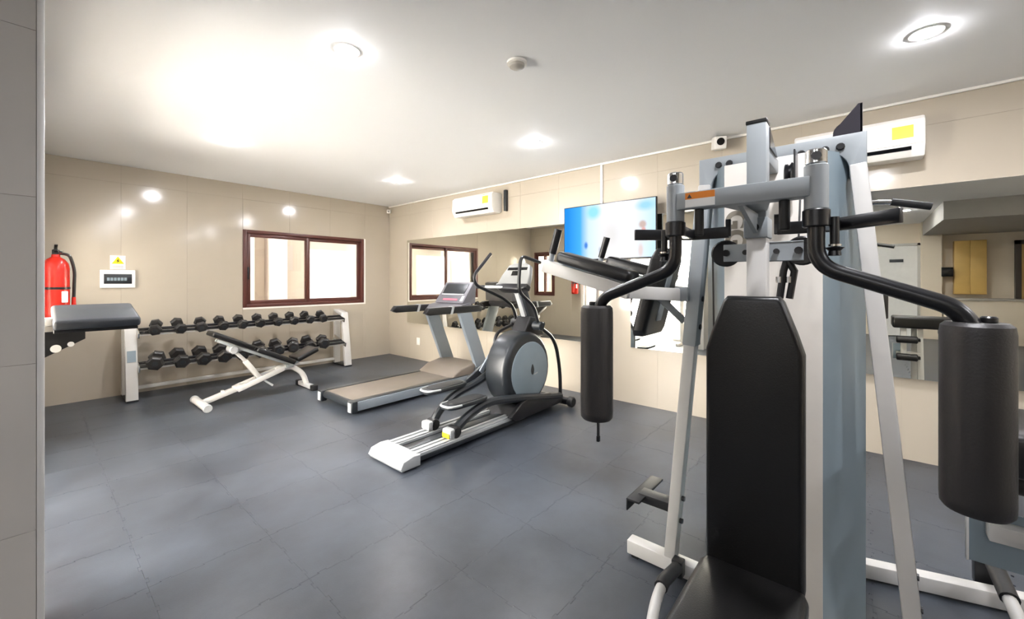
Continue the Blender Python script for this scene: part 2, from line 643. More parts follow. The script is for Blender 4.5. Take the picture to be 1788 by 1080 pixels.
sliding_window('window_1', Vector((WX0, YB, WZ0)), X, -Y, WX1 - WX0, WZ1 - WZ0, ('glass', 'frost_light'), True)
sliding_window('window_2', Vector((LX, LY0, WZ0)), Y, X, LY1 - LY0, WZ1 - WZ0, ('glass', 'glass'), True)
struct('trim_5', MB().box((WX1 - 0.001, YB - 0.006, WZ0 - 0.025), (WX1 + 0.03, YB + 0.012, WZ1 + 0.004)).box((WX0, YB - 0.006, WZ0 - 0.025), (WX1, YB + 0.012, WZ0 + 0.001)), 'white_trim')

d1 = bpy.data.objects.new('door_1', None)
C.objects.link(d1)
d1['kind'] = 'structure'
part('door_frame', MB().box((LX - 0.1, 2.425, 0), (LX - 0.04, 2.48, 2.25), 0.004).box((LX - 0.1, 4.89, 0), (LX - 0.04, 4.95, 2.25), 0.004).box((LX - 0.1, 2.48, 2.19), (LX - 0.04, 4.89, 2.25), 0.004), 'white_trim', d1)
leaf = part('door_leaf', MB().box((LX - 0.09, 4.20, 0.005), (LX - 0.06, 4.26, 2.18), 0.003).box((LX - 0.09, 4.82, 0.005), (LX - 0.06, 4.88, 2.18), 0.003).box((LX - 0.09, 4.26, 0.005), (LX - 0.06, 4.82, 0.08), 0.003).box((LX - 0.09, 4.26, 2.11), (LX - 0.06, 4.82, 2.18), 0.003), 'white_trim', d1)
part('pane', MB().box((LX - 0.078, 4.26, 0.08), (LX - 0.073, 4.82, 2.11)), 'glass', leaf)

# ------------------------------------------------------------------ outdoors
g = struct('ground', MB().box((-9, 2.0, -0.3), (-0.18, 14, -0.13)).box((-0.18, 6.6, -0.3), (9, 14, -0.13)), 'paving')
nb = thing('neighbour_building', 'cream building with pale square columns outside the brown window', 'building', (2.6, 8.6, -0.13))
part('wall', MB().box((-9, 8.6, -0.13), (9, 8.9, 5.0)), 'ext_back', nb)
for cx_ in (1.2, 2.45, 3.0, 4.6, 6.2):
    part('column', MB().box((cx_ - 0.14, 8.25, -0.13), (cx_ + 0.14, 8.6, 4.6), 0.01), 'ext_col', nb)
for cx_ in (0.4, 5.3, 7.2):
    w_ = part('window', MB().box((cx_ - 0.3, 8.56, 0.9), (cx_ + 0.3, 8.62, 2.2), 0.01), 'ext_col', nb)
    part('pane', MB().box((cx_ - 0.25, 8.55, 0.95), (cx_ + 0.25, 8.565, 2.15)), 'counter', w_)
gw = tag(put('bounce_wall', MB().box((-4.3, 2.45, -0.13), (-4.1, 8.5, 7.0), 0.01).mesh('bounce_wall', M['ext_wall'])), 'tall near-white wall added across the courtyard outside the left doorway to bounce sunlight in', 'wall')  # unseen wall added to bounce sun, its height raised to light the floor

# ------------------------------------------------------------------ downlights, detectors, cameras
ring = MB()
ring.lathe([(0.050, 0), (0.070, 0.0), (0.069, -0.004), (0.055, -0.005), (0.050, 0)], (0, 0, 0), (0, 0, 1), 32)
ring_me = ring.mesh('trim_ring', M['white_trim'])
disc_me = MB().lathe([(0.054, -0.003), (0.052, -0.007), (0.04, -0.0105), (0.02, -0.012), (0.0, -0.0125)], (0, 0, 0), (0, 0, 1), 32).mesh('lamp_disc', M['lamp'])
lights = [
    (1.20, 4.52, 'round ceiling downlight above the dumbbell rack and fire extinguisher side'),
    (3.12, 4.65, 'round ceiling downlight in the far corner above the treadmill'),
    (1.16, 2.22, 'round ceiling downlight nearest the grey pier, left of the smoke detector'),
    (3.10, 2.36, 'round ceiling downlight in the middle, above the television'),
    (3.06, -0.25, 'big bright round downlight at top right above the second air conditioner'),
    (1.20, -0.15, 'round ceiling downlight directly above the photographer'),
    (1.20, -2.30, 'added ceiling fill downlight near the rear wall behind the photographer'),  # this lamp and the next are added for more indirect light
    (3.06, -2.30, 'added ceiling fill downlight near the rear wall by the mirror end'),
    (-2.4, -0.6, 'added ceiling fill downlight in the hall nearest the soffit'),  # the hall lamps from here on are added to brighten hall and pier
    (-2.4, 1.0, 'added ceiling fill downlight in the hall beside the near wall'),
    (-4.0, 0.4, 'added ceiling fill downlight in the hall before the white door'),
]
for x, y, lab in lights:
    t = thing('downlight', lab, 'light', (x, y, H), 'recessed ceiling downlights')
    put('trim_ring', ring_me, t, (0, 0, 0))
    put('lamp_disc', disc_me, t, (0, 0, 0))

t = thing('smoke_detector', 'small round white smoke detector on the ceiling between downlights', 'detector', (1.875, 1.565, H))
lpart('base', MB().lathe([(0.05, 0), (0.06, -0.006), (0.06, -0.018), (0.048, -0.02)], (0, 0, 0)), 'white_trim', t)
lpart('sensor_head', MB().lathe([(0.046, -0.018), (0.044, -0.035), (0.03, -0.044), (0.0, -0.045)], (0, 0, 0)), 'counter', t)

def cctv(loc, d, lab, sz=1.0):
    t = thing('security_camera', lab, 'camera', loc)
    d = Vector(d).normalized()
    side = d.cross(Z).normalized()
    up = side.cross(d)
    mx = Matrix((d, side, up)).transposed().to_4x4()
    b = MB().box((-0.045 * sz, -0.033 * sz, -0.036 * sz), (0.045 * sz, 0.033 * sz, 0.036 * sz), 0.008, 2, mx)
    body = lpart('body', b, 'white_trim', t)
    lpart('lens', MB().cyl(d * 0.043 * sz + up * 0.008, d * 0.049 * sz + up * 0.008, 0.021 * sz, 18), 'lens', body, 'black lens')
    return t, d, up
t, d, up = cctv((4.0, 0.985, 2.525), (-0.86, -0.42, -0.2), 'white box security camera on the right wall near the second air conditioner', 1.5)
lpart('bracket', MB().tube([(0.0, 0, 0.0), (0.07, 0.03, 0.01), (0.125, 0.03, 0.01)], 0.013, 10).box((0.115, -0.01, -0.03), (0.13, 0.07, 0.05), 0.004), 'counter', t)
t, d, up = cctv((4.06, 6.3, 2.5), (-0.7, -0.7, -0.2), 'small white security camera up in the far room corner', 0.9)
lpart('bracket', MB().tube([(0, 0, 0), (0.02, 0.05, 0.03), (0.02, 0.085, 0.03)], 0.012, 10), 'black', t)

# ------------------------------------------------------------------ air conditioners
def air_con(y, z, lab, L=0.78, h=0.27, sticker=0.0):
    t = thing('air_conditioner', lab, 'air conditioner', (XR, y, z))
    prof = [(0, 0.02), (0, h), (-0.17, h), (-0.20, h - 0.03), (-0.205, 0.07), (-0.16, 0.0), (-0.03, 0.0)]
    lpart('body', MB().prism(prof, (0, -L / 2, 0), X, Z, Y * L, 0.012), 'white_trim', t)
    lpart('front_panel', MB().prism([(-0.203, 0.085), (-0.198, h - 0.028), (-0.204, h - 0.03), (-0.211, 0.083)], (0, -L / 2 + 0.012, 0), X, Z, Y * (L - 0.024)), 'label_white', t)
    lpart('air_slot', MB().prism([(-0.206, 0.066), (-0.199, 0.042), (-0.192, 0.045), (-0.199, 0.069)], (0, -L / 2 + 0.07, 0), X, Z, Y * (L - 0.14)), 'lens', t, 'dark outlet slot')
    lpart('louvre', MB().prism([(-0.197, 0.040), (-0.165, 0.002), (-0.160, 0.005), (-0.192, 0.043)], (0, -L / 2 + 0.07, 0), X, Z, Y * (L - 0.14)), 'white_trim', t)
    lpart('energy_sticker', MB().prism([(-0.2075, 0.125), (-0.2025, 0.245), (-0.2035, 0.245), (-0.2105, 0.125)], (0, -L / 2 + 0.06 + sticker, 0), X, Z, Y * 0.11), 'yellow', t, 'yellow energy sticker')
    return t
air_con(4.10, 2.20, 'white wall air conditioner with yellow sticker above the long mirror, far end')
air_con(0.05, 2.155, 'white wall air conditioner with yellow sticker behind the gym tower, near end', 0.74, 0.275)

# pipe cover beside the far unit
tag(put('pipe_cover', MB().box((XR - 0.05, 3.60, 2.22), (XR, 3.64, 2.5), 0.006).mesh('pipe_cover', M['dgrey'])), 'dark upright pipe cover beside the far air conditioner', 'cover')

# ------------------------------------------------------------------ television, cable cover, mirrors
tv = thing('television', 'wall television showing a blue and white sports broadcast', 'television', (4.0, 2.09, 1.825))
W_, Hh = 1.08, 0.61
lpart('casing', MB().box((0.0, -W_ / 2, -Hh / 2), (0.03, W_ / 2, Hh / 2), 0.004).box((0.03, -W_ / 2 + 0.15, -Hh / 2 + 0.05), (0.055, W_ / 2 - 0.15, Hh / 2 - 0.2), 0.01), 'black', tv)
lpart('screen', MB().box((-0.002, -W_ / 2 + 0.009, -Hh / 2 + 0.015), (0.002, W_ / 2 - 0.009, Hh / 2 - 0.009)), 'screen', tv, 'lit screen with blue left side')
lpart('wall_bracket', MB().box((0.05, -0.12, -0.15), (0.128, 0.12, 0.1), 0.005), 'black', tv)
tag(put('cable_cover', MB().box((XR - 0.014, 2.20, 2.12), (XR, 2.23, H - 0.02), 0.003).mesh('cable_cover', M['white_trim'])), 'narrow white cable cover running from television up to the ceiling', 'cable cover')

def mirror(y0, y1, lab):
    t = thing('wall_mirror', lab, 'mirror', (XR, (y0 + y1) / 2, 0.595))
    part('backing', MB().box((XR - 0.034, y0, 0.595), (XR, y1, 1.968), 0.002), 'label_white', t)
    part('glass', MB().box((XR - 0.040, y0 + 0.002, 0.597), (XR - 0.034, y1 - 0.002, 1.966)), 'mirror', t)
mirror(2.27, 5.806, 'long frameless wall mirror behind the treadmill and cross trainer')
mirror(-2.6, 1.86, 'long frameless wall mirror behind the grey gym tower')

# ------------------------------------------------------------------ back wall fittings
t = thing('breaker_box', 'white breaker box with dark window on the beige wall', 'electrical box', (0.635, YB, 1.315))
lpart('box', MB().box((-0.145, -0.02, -0.10), (0.145, 0.0, 0.10), 0.006), 'label_white', t)
lpart('cover', MB().box((-0.115, -0.024, -0.055), (0.115, -0.018, 0.055), 0.003), 'dgrey', t, 'dark smoked window')
for k in range(6):
    lpart('breaker', MB().box((-0.09 + k * 0.028, -0.028, -0.02), (-0.068 + k * 0.028, -0.023, 0.015), 0.001), 'mgrey', t)

t = thing('warning_sign', 'small white sign with yellow warning triangle above the breaker box', 'sign', (0.635, YB, 1.50))
lpart('plate', MB().box((-0.064, -0.004, -0.078), (0.064, 0, 0.078), 0.001), 'label_white', t)
lpart('triangle', MB().prism([(-0.052, -0.015), (0.052, -0.015), (0, 0.068)], (0, -0.0055, 0), X, Z, Y * 0.002), 'yellow', t, 'yellow triangle')
lpart('bolt_symbol', MB().prism([(0.006, 0.045), (-0.014, 0.013), (-0.002, 0.015), (-0.008, -0.007), (0.014, 0.022), (0.003, 0.02)], (0, -0.0065, 0), X, Z, Y * 0.0015), 'black', t, 'black lightning bolt')
for k in range(2):
    lpart('text_line', MB().box((-0.045, -0.005, -0.045 - k * 0.018), (0.045, -0.0035, -0.037 - k * 0.018)), 'counter', t)

t = thing('wall_outlet', 'small white wall outlet low on the wall behind the treadmill', 'outlet', (XR, 5.55, 0.30))
lpart('plate', MB().box((-0.01, -0.04, -0.06), (0, 0.04, 0.06), 0.003), 'white_trim', t)
lpart('socket', MB().box((-0.012, -0.02, -0.03), (-0.009, 0.02, 0.03), 0.001), 'label_white', t)

# fire extinguisher on the left wall
ex = thing('fire_extinguisher', 'red fire extinguisher with black valve hung on the left wall', 'extinguisher', (0.13, 5.0, 0.99))
lpart('cylinder', MB().lathe([(0.0, 0.0), (0.07, 0.0), (0.078, 0.012), (0.08, 0.05), (0.08, 0.40), (0.074, 0.445), (0.052, 0.48), (0.026, 0.50), (0.024, 0.52), (0.0, 0.52)], (0, 0, 0), Z, 28), 'red', ex)
lpart('valve', MB().cyl((0, 0, 0.515), (0, 0, 0.56), 0.022, 14, 0.004).box((-0.012, -0.03, 0.535), (0.012, 0.012, 0.565), 0.004), 'black', ex)
lpart('lever', MB().beam((0, 0.03, 0.57), (0, -0.085, 0.595), 0.02, 0.008).beam((0, 0.02, 0.56), (0, -0.085, 0.548), 0.02, 0.008), 'black', ex)
lpart('gauge', MB().cyl((0.02, 0, 0.54), (0.04, -0.006, 0.54), 0.016, 14), 'chrome', ex)
lpart('hose', MB().tube(fillet([(0.02, 0.0, 0.53), (0.075, -0.03, 0.52), (0.105, -0.02, 0.40), (0.1, -0.01, 0.16)], 0.06), 0.011, 10), 'black', ex)
lpart('nozzle', MB().lathe([(0.012, 0.0), (0.014, 0.06), (0.024, 0.13), (0.0, 0.13)], (0.1, -0.01, 0.17), (0, 0, -1), 14), 'red', ex)
lpart('strap', MB().lathe([(0.0815, 0.235), (0.083, 0.237), (0.083, 0.253), (0.0815, 0.255)], (0, 0, 0), Z, 28).box((-0.14, -0.012, 0.235), (-0.075, 0.012, 0.255)), 'black', ex)
lpart('label_plate', MB().box((0.03, -0.083, 0.13), (0.065, -0.06, 0.22), 0.004), 'label_white', ex)
lpart('wall_hook', MB().box((-0.15, -0.03, 0.36), (-0.07, 0.03, 0.46), 0.005), 'black', ex)

# ------------------------------------------------------------------ dumbbell rack
rk = thing('dumbbell_rack', 'white two-tier dumbbell rack standing along the back wall', 'rack', (1.92, 6.1, 0))
RX0, RX1 = 0.70, 3.12
for sx in (RX0, RX1):
    f = MB()
    pts = fillet([(sx, 5.95, 0.0), (sx, 6.06, 0.80), (sx, 6.26, 0.83)], 0.06)
    f.beam((sx, 5.94, 0.0), (sx, 6.06, 0.80), 0.10, 0.06, 0.008, (0, -1, 0))
    f.beam((sx, 6.045, 0.785), (sx, 6.30, 0.83), 0.10, 0.05, 0.008)
    f.beam((sx, 6.29, 0.0), (sx, 6.29, 0.82), 0.09, 0.05, 0.006, (0, -1, 0))
    ef = part('end_frame', f, 'white', rk)
    if sx == RX0:
        part('decal', MB().beam((sx, 5.966, 0.42), (sx, 5.984, 0.54), 0.072, 0.003, 0, (0, -1, 0)), 'mgrey', ef, 'grey printed square')
    part('foot', MB().box((sx - 0.05, 5.91, 0.0), (sx + 0.05, 6.33, 0.02), 0.005), 'rubber', rk)
part('crossbar', MB().box((RX0, 6.27, 0.06), (RX1, 6.31, 0.10), 0.004), 'white', rk)
TIERS = [(6.03, 0.775, 0.062), (5.99, 0.41, 0.080)]       # centre y, z of the handle line
tilt = math.radians(18)
dv = Vector((0, math.cos(tilt), math.sin(tilt)))
nv = Vector((0, -math.sin(tilt), math.cos(tilt)))
for (ty, tz, r) in TIERS:
    c0 = Vector((0, ty, tz)) - nv * 0.034
    sh = MB()
    for s in (-1, 1):
        p = c0 + dv * 0.045 * s
        sh.beam((RX0 + 0.05, p.y, p.z), (RX1 - 0.05, p.y, p.z), 0.024, 0.03, 0.003)
    part('rail', sh, 'black', rk)
    lip = MB()
    p = c0 - nv * 0.03
    lip.beam((RX0 + 0.05, p.y, p.z), (RX1 - 0.05, p.y, p.z), 0.113, 0.014, 0.003, nv)
    part('tray', lip, 'white', rk)
    for sx in (RX0 + 0.055, RX1 - 0.055):
        part('bracket', MB().beam((sx, c0.y - 0.10, c0.z - 0.045), (sx, c0.y + 0.25, c0.z + 0.06), 0.014, 0.06, 0.003), 'chrome', rk)

def dumbbell(r, hl, lab):
    """local axis along y (tilted when placed); handle centre at the origin"""
    t = thing('dumbbell', lab, 'dumbbell')
    lpart('handle', MB().tube([(0, -0.065, 0), (0, -0.03, 0), (0, 0.03, 0), (0, 0.065, 0)], 0, 12, rr=[0.013, 0.017, 0.017, 0.013]), 'chrome', t)
    for s in (-1, 1):
        h = lpart('head', MB().lathe([(r * 0.8, 0), (r, 0.012), (r, hl - 0.014), (r * 0.78, hl)], (0, s * 0.062, 0), (0, s, 0), 6), 'hexrub', t)
        lpart('end_cap', MB().lathe([(r * 0.36, 0), (r * 0.34, 0.003), (0, 0.003)], (0, s * (0.062 + hl), 0), (0, s, 0), 14), 'dgrey', h)
    return t
ORD = ['first', 'second', 'third', 'fourth', 'fifth', 'sixth', 'seventh', 'eighth', 'ninth', 'tenth']
for ti, (ty, tz, r) in enumerate(TIERS):
    proto = None
    xs = [0.905 + k * 0.2065 for k in range(10)]
    for k, x in enumerate(xs):
        row = ('upper', 'lower')[ti]
        lab = 'black hexagonal dumbbell, %s from the left on the %s tier' % (ORD[k], row)
        if proto is None:
            proto = dumbbell(r, 0.062 if ti == 0 else 0.075, lab)
            o = proto
        else:
            o = copy_tree(proto)
            o['label'] = lab
        o['group'] = 'dumbbells on the %s tier of the rack' % row
        o.location = Vector((x, ty, tz))
        o.rotation_euler = (tilt, random.choice((0, PI / 6, PI / 3)) + random.uniform(-0.1, 0.1), random.uniform(-0.05, 0.05))

# ------------------------------------------------------------------ adjustable bench
bn = thing('weight_bench', 'white adjustable weight bench with black pads in front of the rack', 'bench', (1.65, 5.14, 0))
BY = 5.14
part('foot_bar', MB().tube([(1.125, 4.91, 0.04), (1.125, 5.37, 0.04)], 0.036, 14), 'white', bn)
for y0, y1 in ((4.88, 4.925), (5.355, 5.40)):
    part('foot_cap', MB().cyl((1.125, y0, 0.04), (1.125, y1, 0.04), 0.04, 14, 0.006), 'silver', bn)
part('spine', MB().beam((1.13, BY, 0.045), (1.52, BY, 0.155), 0.06, 0.05, 0.006)
     .beam((1.46, BY - 0.07, 0.14), (1.87, BY - 0.05, 0.275), 0.03, 0.05, 0.005)
     .beam((1.46, BY + 0.07, 0.14), (1.87, BY + 0.05, 0.275), 0.03, 0.05, 0.005)
     .beam((1.84, BY, 0.265), (1.90, BY, 0.285), 0.13, 0.05, 0.006)
     .beam((1.43, BY, 0.13), (1.49, BY, 0.15), 0.17, 0.048, 0.006), 'white', bn)
part('ladder_stop', MB().box((1.30, BY - 0.025, 0.10), (1.325, BY + 0.025, 0.14), 0.004).box((1.40, BY - 0.025, 0.125), (1.425, BY + 0.025, 0.165), 0.004), 'white', bn)
part('rear_leg', MB().tube(fillet([(1.83, BY, 0.27), (2.0, BY, 0.29), (2.13, BY, 0.18), (2.17, BY, 0.05)], 0.14, 8), 0.03, 12), 'white', bn)
part('rear_foot', MB().beam((2.17, 4.93, 0.035), (2.17, 5.35, 0.035), 0.055, 0.05, 0.008), 'silver', bn)
for yy in (4.935, 5.345):
    part('rubber_foot', MB().box((2.135, yy - 0.035, 0), (2.205, yy + 0.035, 0.065), 0.01), 'rubber', bn)
part('adjust_post', MB().beam((1.40, BY, 0.56), (1.53, BY, 0.41), 0.034, 0.034, 0.005).beam((1.52, BY, 0.42), (1.66, BY, 0.21), 0.05, 0.05, 0.006), 'white', bn)
part('pivot_hub', MB().cyl((1.40, BY - 0.07, 0.56), (1.40, BY + 0.07, 0.56), 0.042, 16, 0.006), 'silver', bn)
part('pop_pin', MB().cyl((1.70, BY - 0.03, 0.18), (1.78, BY - 0.05, 0.11), 0.012, 10), 'silver', bn)
bd = Vector((2.0 - 1.22, 0, 0.36 - 0.76)).normalized()
bu = bd.cross(Y).normalized() * -1
if bu.z < 0:
    bu = -bu
def slab(p0, p1, w, th, bev):
    return MB().beam(p0, p1, w, th, bev, bu, 3)
part('back_pad', slab((1.20, BY, 0.755), (1.585, BY, 0.557), 0.25, 0.055, 0.018).beam((1.60, BY, 0.549), (2.0, BY, 0.345), 0.27, 0.055, 0.018, bu, 3), 'vinyl', bn)
part('pad_frame', MB().beam((1.26, BY - 0.04, 0.67), (1.95, BY - 0.04, 0.325), 0.03, 0.03, 0.004).beam((1.26, BY + 0.04, 0.67), (1.95, BY + 0.04, 0.325), 0.03, 0.03, 0.004), 'grey', bn)
part('seat_pad', MB().beam((2.02, BY, 0.37), (2.26, BY, 0.47), 0.27, 0.055, 0.018, (-0.38, 0, 0.92), 3), 'vinyl', bn)
part('seat_bracket', MB().beam((1.97, BY, 0.29), (2.2, BY, 0.41), 0.05, 0.04, 0.005).box((1.93, BY - 0.05, 0.28), (2.01, BY + 0.05, 0.34), 0.01), 'grey', bn)

# ------------------------------------------------------------------ treadmill
td = thing('treadmill', 'grey treadmill with dark belt and leaning uprights facing the mirror', 'treadmill', (2.9, 4.07, 0))
TY0, TY1 = 3.71, 4.43
for y0, y1 in ((TY0, TY0 + 0.085), (TY1 - 0.085, TY1)):
    part('side_rail', MB().box((2.03, y0, 0.035), (3.62, y1, 0.125), 0.008), 'tread_rail', td)
    part('rail_top', MB().box((2.04, y0 + 0.008, 0.124), (3.6, y1 - 0.006, 0.131), 0.002), 'dgrey', td)
    part('rear_cap', MB().box((1.985, y0 - 0.006, 0.02), (2.05, y1 + 0.006, 0.135), 0.014), 'dgrey', td)
    part('cap_insert', MB().box((1.982, y0 + 0.012, 0.03), (1.988, y1 - 0.012, 0.12), 0.002), 'silver', td)
part('running_belt', MB().box((2.045, TY0 + 0.09, 0.115), (3.5, TY1 - 0.09, 0.13), 0.006), 'belt', td)
part('rear_roller', MB().cyl((2.04, TY0 + 0.088, 0.09), (2.04, TY1 - 0.088, 0.09), 0.038, 16), 'dgrey', td)
part('deck', MB().box((2.06, TY0 + 0.085, 0.05), (3.5, TY1 - 0.085, 0.105)), 'dgrey', td)
hood = [(3.22, 0.09), (3.30, 0.15), (3.42, 0.215), (3.62, 0.25), (3.80, 0.235), (3.93, 0.17), (3.95, 0.06), (3.22, 0.04)]
part('motor_hood', MB().prism(hood, (0, TY0 + 0.03, 0), X, Z, Y * (TY1 - TY0 - 0.06), 0.02, 3), 'belt', td)
for yy in (3.745, 4.395):
    part('upright', MB().prism([(3.69, 0.13), (3.89, 0.13), (3.57, 0.905), (3.37, 0.905)], (0, yy - 0.025, 0), X, Z, Y * 0.05, 0.006), 'tread_rail', td)
    part('upright_shoe', MB().prism([(3.6, 0.02), (3.95, 0.02), (3.90, 0.20), (3.64, 0.20)], (0, yy - 0.04, 0), X, Z, Y * 0.08, 0.01), 'dgrey', td)
    part('handrail', MB().prism([(2.86, 0.925), (2.91, 0.985), (3.70, 0.985), (3.78, 0.96), (3.74, 0.90), (2.92, 0.90)], (0, yy - 0.035, 0), X, Z, Y * 0.07, 0.014, 3), 'black', td)
    part('rail_band', MB().prism([(3.22, 0.896), (3.255, 0.896), (3.285, 0.99), (3.25, 0.99)], (0, yy - 0.037, 0), X, Z, Y * 0.074), 'silver', td)
part('console_tray', MB().prism([(3.36, 0.93), (3.42, 0.985), (3.60, 1.02), (3.63, 0.95), (3.58, 0.905)], (0, TY0 + 0.05, 0), X, Z, Y * (TY1 - TY0 - 0.1), 0.012), 'console_grey', td)
cons = part('console', MB().prism([(3.49, 1.01), (3.69, 1.275), (3.735, 1.26), (3.72, 1.0), (3.6, 0.99)], (0, 3.80, 0), X, Z, Y * 0.54, 0.012, 3), 'console_grey', td)
cd = Vector((0.2, 0, 0.265)).normalized()
cn = Vector((-cd.z, 0, cd.x))
def on_console(name, s0, s1, y0, y1, m, lab=None, lift=0.006):
    o = Vector((3.49, 0, 1.01)) + cn * lift
    part(name, MB().prism([(s0, y0), (s1, y0), (s1, y1), (s0, y1)], o, cd, Y, -cn * 0.008, 0.001), m, cons, lab)
on_console('display', 0.15, 0.30, 3.86, 4.28, 'dgrey')
on_console('book_ledge', 0.125, 0.14, 3.86, 4.28, 'silver')
on_console('key_row', 0.04, 0.065, 3.93, 4.20, 'pink', 'pink key row')
on_console('bottle_well', 0.03, 0.11, 3.82, 3.87, 'silver')

# ------------------------------------------------------------------ cross trainer
el = thing('cross_trainer', 'black and grey elliptical cross trainer with round flywheel housing and silver rails', 'exercise machine', (2.6, 2.53, 0))
EY = 2.53
NYs, FYs = 2.42, 2.68
part('base_frame', MB().beam((1.72, EY, 0.055), (3.62, EY, 0.055), 0.09, 0.06, 0.008), 'dgrey', el)
part('rear_stabilizer', MB().prism([(1.615, 0.012), (1.60, 0.035), (1.625, 0.075), (1.70, 0.092), (1.765, 0.088), (1.765, 0.012)], (0, 2.345, 0), X, Z, Y * 0.41, 0.008, 3), 'silver', el)
for yy in (2.36, 2.70):
    part('rubber_foot', MB().box((1.64, yy, 0), (1.74, yy + 0.04, 0.014), 0.003), 'rubber', el)
for yy in (NYs, FYs):
    part('guide_rail', MB().box((1.75, yy - 0.052, 0.06), (2.86, yy + 0.052, 0.084), 0.004).box((1.75, yy - 0.042, 0.084), (2.86, yy - 0.014, 0.094), 0.003).box((1.75, yy + 0.014, 0.084), (2.86, yy + 0.042, 0.094), 0.003), 'silver', el)
    part('rail_side', MB().box((1.76, yy - 0.056, 0.03), (2.95, yy + 0.056, 0.06), 0.004), 'dgrey', el)
part('front_stabilizer', MB().cyl((3.60, 2.30, 0.055), (3.60, 2.80, 0.055), 0.04, 16, 0.004), 'black', el)
for y0, y1 in ((2.25, 2.31), (2.79, 2.85)):
    part('end_cap', MB().cyl((3.60, y0, 0.055), (3.60, y1, 0.055), 0.052, 16, 0.01), 'rubber', el)
outl = []
for k in range(28):
    a = 2 * PI * k / 28
    rx = 0.335 if math.cos(a) < 0 else 0.355
    rz = 0.37 if math.sin(a) > 0 else 0.33
    outl.append((3.04 + rx * math.cos(a), 0.445 + rz * math.sin(a)))
hs = part('flywheel_housing', MB().prism(outl, (0, 2.40, 0), X, Z, Y * 0.26, 0.045, 4), 'dgrey', el)
for yy, s in ((2.40, -1), (2.66, 1)):
    cv = part('side_cover', MB().lathe([(0.275, 0), (0.272, 0.008), (0.255, 0.014), (0.0, 0.017)], (3.07, yy - s * 0.003, 0.445), (0, s, 0), 40), 'mgrey', el)
    part('emblem', MB().prism([(0.024 * math.cos(a) * (1 - 0.45 * max(0, math.sin(a))), 0.05 * math.sin(a)) for a in [2 * PI * q / 20 for q in range(20)]], (3.09, yy + s * 0.010, 0.455), X, Z, Y * s * 0.005), 'dgrey', cv, 'dark drop emblem')
    part('script', MB().beam((3.115, yy + s * 0.0125, 0.405), (3.17, yy + s * 0.0125, 0.415), 0.003, 0.012, 0), 'silver', cv)
part('rear_trim', MB().tube([(3.04 + 0.36 * math.cos(a), 2.46, 0.445 + 0.375 * math.sin(a)) for a in [math.radians(v) for v in range(-30, 70, 10)]], 0.018, 8), 'silver', el)
part('shroud_neck', MB().prism([(3.02, 0.78), (3.36, 0.74), (3.27, 0.93), (3.13, 0.95)], (0, 2.44, 0), X, Z, Y * 0.18, 0.02, 3), 'black', el)
part('mast', MB().beam((3.24, EY, 0.88), (3.05, EY, 1.27), 0.11, 0.09, 0.012, (-1, 0, 0)), 'dgrey', el)
part('mast_cover', MB().beam((3.15, EY, 0.95), (3.0, EY, 1.27), 0.055, 0.05, 0.01, (-1, 0, 0)), 'silver', el)
e0, e1 = Vector((2.95, 0, 1.26)), Vector((3.07, 0, 1.46))
ecd = (e1 - e0).normalized()
ecn = Vector((-ecd.z, 0, ecd.x))
ec = part('console', MB().prism([(-0.19, 0.0), (-0.175, 0.10), (-0.13, 0.22), (-0.07, 0.245), (0.07, 0.245), (0.13, 0.22), (0.175, 0.10), (0.19, 0.0)], Vector((0, EY, 0)) + e0, Y, ecd, -ecn * 0.06, 0.015, 3), 'panel_grey', el)
part('screen', MB().prism([(-0.12, 0.16), (0.12, 0.16), (0.12, 0.19), (-0.12, 0.19)], Vector((0, EY, 0)) + e0 + ecn * 0.002, Y, ecd, -ecn * 0.004).prism([(-0.05, 0.10), (0.05, 0.10), (0.05, 0.15), (-0.05, 0.15)], Vector((0, EY, 0)) + e0 + ecn * 0.002, Y, ecd, -ecn * 0.004), 'lens', ec, 'dark display')
part('console_tray', MB().prism([(-0.19, -0.035), (-0.19, 0.006), (0.19, 0.006), (0.19, -0.035), (0.12, -0.06), (-0.12, -0.06)], Vector((0, EY, 0)) + e0 + ecn * 0.015, Y, ecd, -ecn * 0.08, 0.012, 3), 'black', el)
part('fixed_handle', MB().tube(fillet([(3.02, EY, 1.18), (2.92, 2.62, 1.235), (2.86, 2.86, 1.235)], 0.05), 0.014, 10), 'silver', el)
part('fixed_grip', MB().cyl((2.875, 2.80, 1.235), (2.85, 2.90, 1.235), 0.018, 12, 0.003), 'dgrey', el)
near = [(3.115, .87), (3.04, 1.052), (2.819, 1.198), (2.819, 1.331), (2.848, 1.52), (3.134, 1.468)]
far = [(3.26, .87), (3.195, 1.038), (3.04, 1.125), (2.664, 1.257), (2.638, 1.342), (2.867, 1.553)]
for pts, yy in ((near, 2.33), (far, 2.72)):
    p3 = [(a, yy, b) for a, b in pts]
    part('swing_handle', MB().tube(fillet(p3, 0.07), 0.016, 12), 'black', el)
    px, pz = pts[0]
    part('pivot_hub', MB().cyl((px, yy - 0.04, pz), (px, yy + 0.06, pz), 0.042, 16, 0.008), 'dgrey', el)
part('pivot_axle', MB().cyl((3.19, 2.33, 0.88), (3.19, 2.72, 0.88), 0.022, 12), 'black', el)
part('link_arm', MB().tube(fillet([(3.12, 2.345, 0.87), (3.40, 2.345, 0.72), (3.49, 2.345, 0.40), (3.50, 2.345, 0.13)], 0.16, 8), 0.018, 10), 'black', el)
part('link_arm', MB().tube(fillet([(3.26, 2.715, 0.87), (2.93, 2.715, 0.79), (2.90, 2.715, 0.60)], 0.09, 8), 0.017, 10), 'black', el)
part('cross_lever', MB().beam((3.08, 2.715, 0.64), (2.50, 2.715, 0.36), 0.035, 0.06, 0.01), 'dgrey', el)
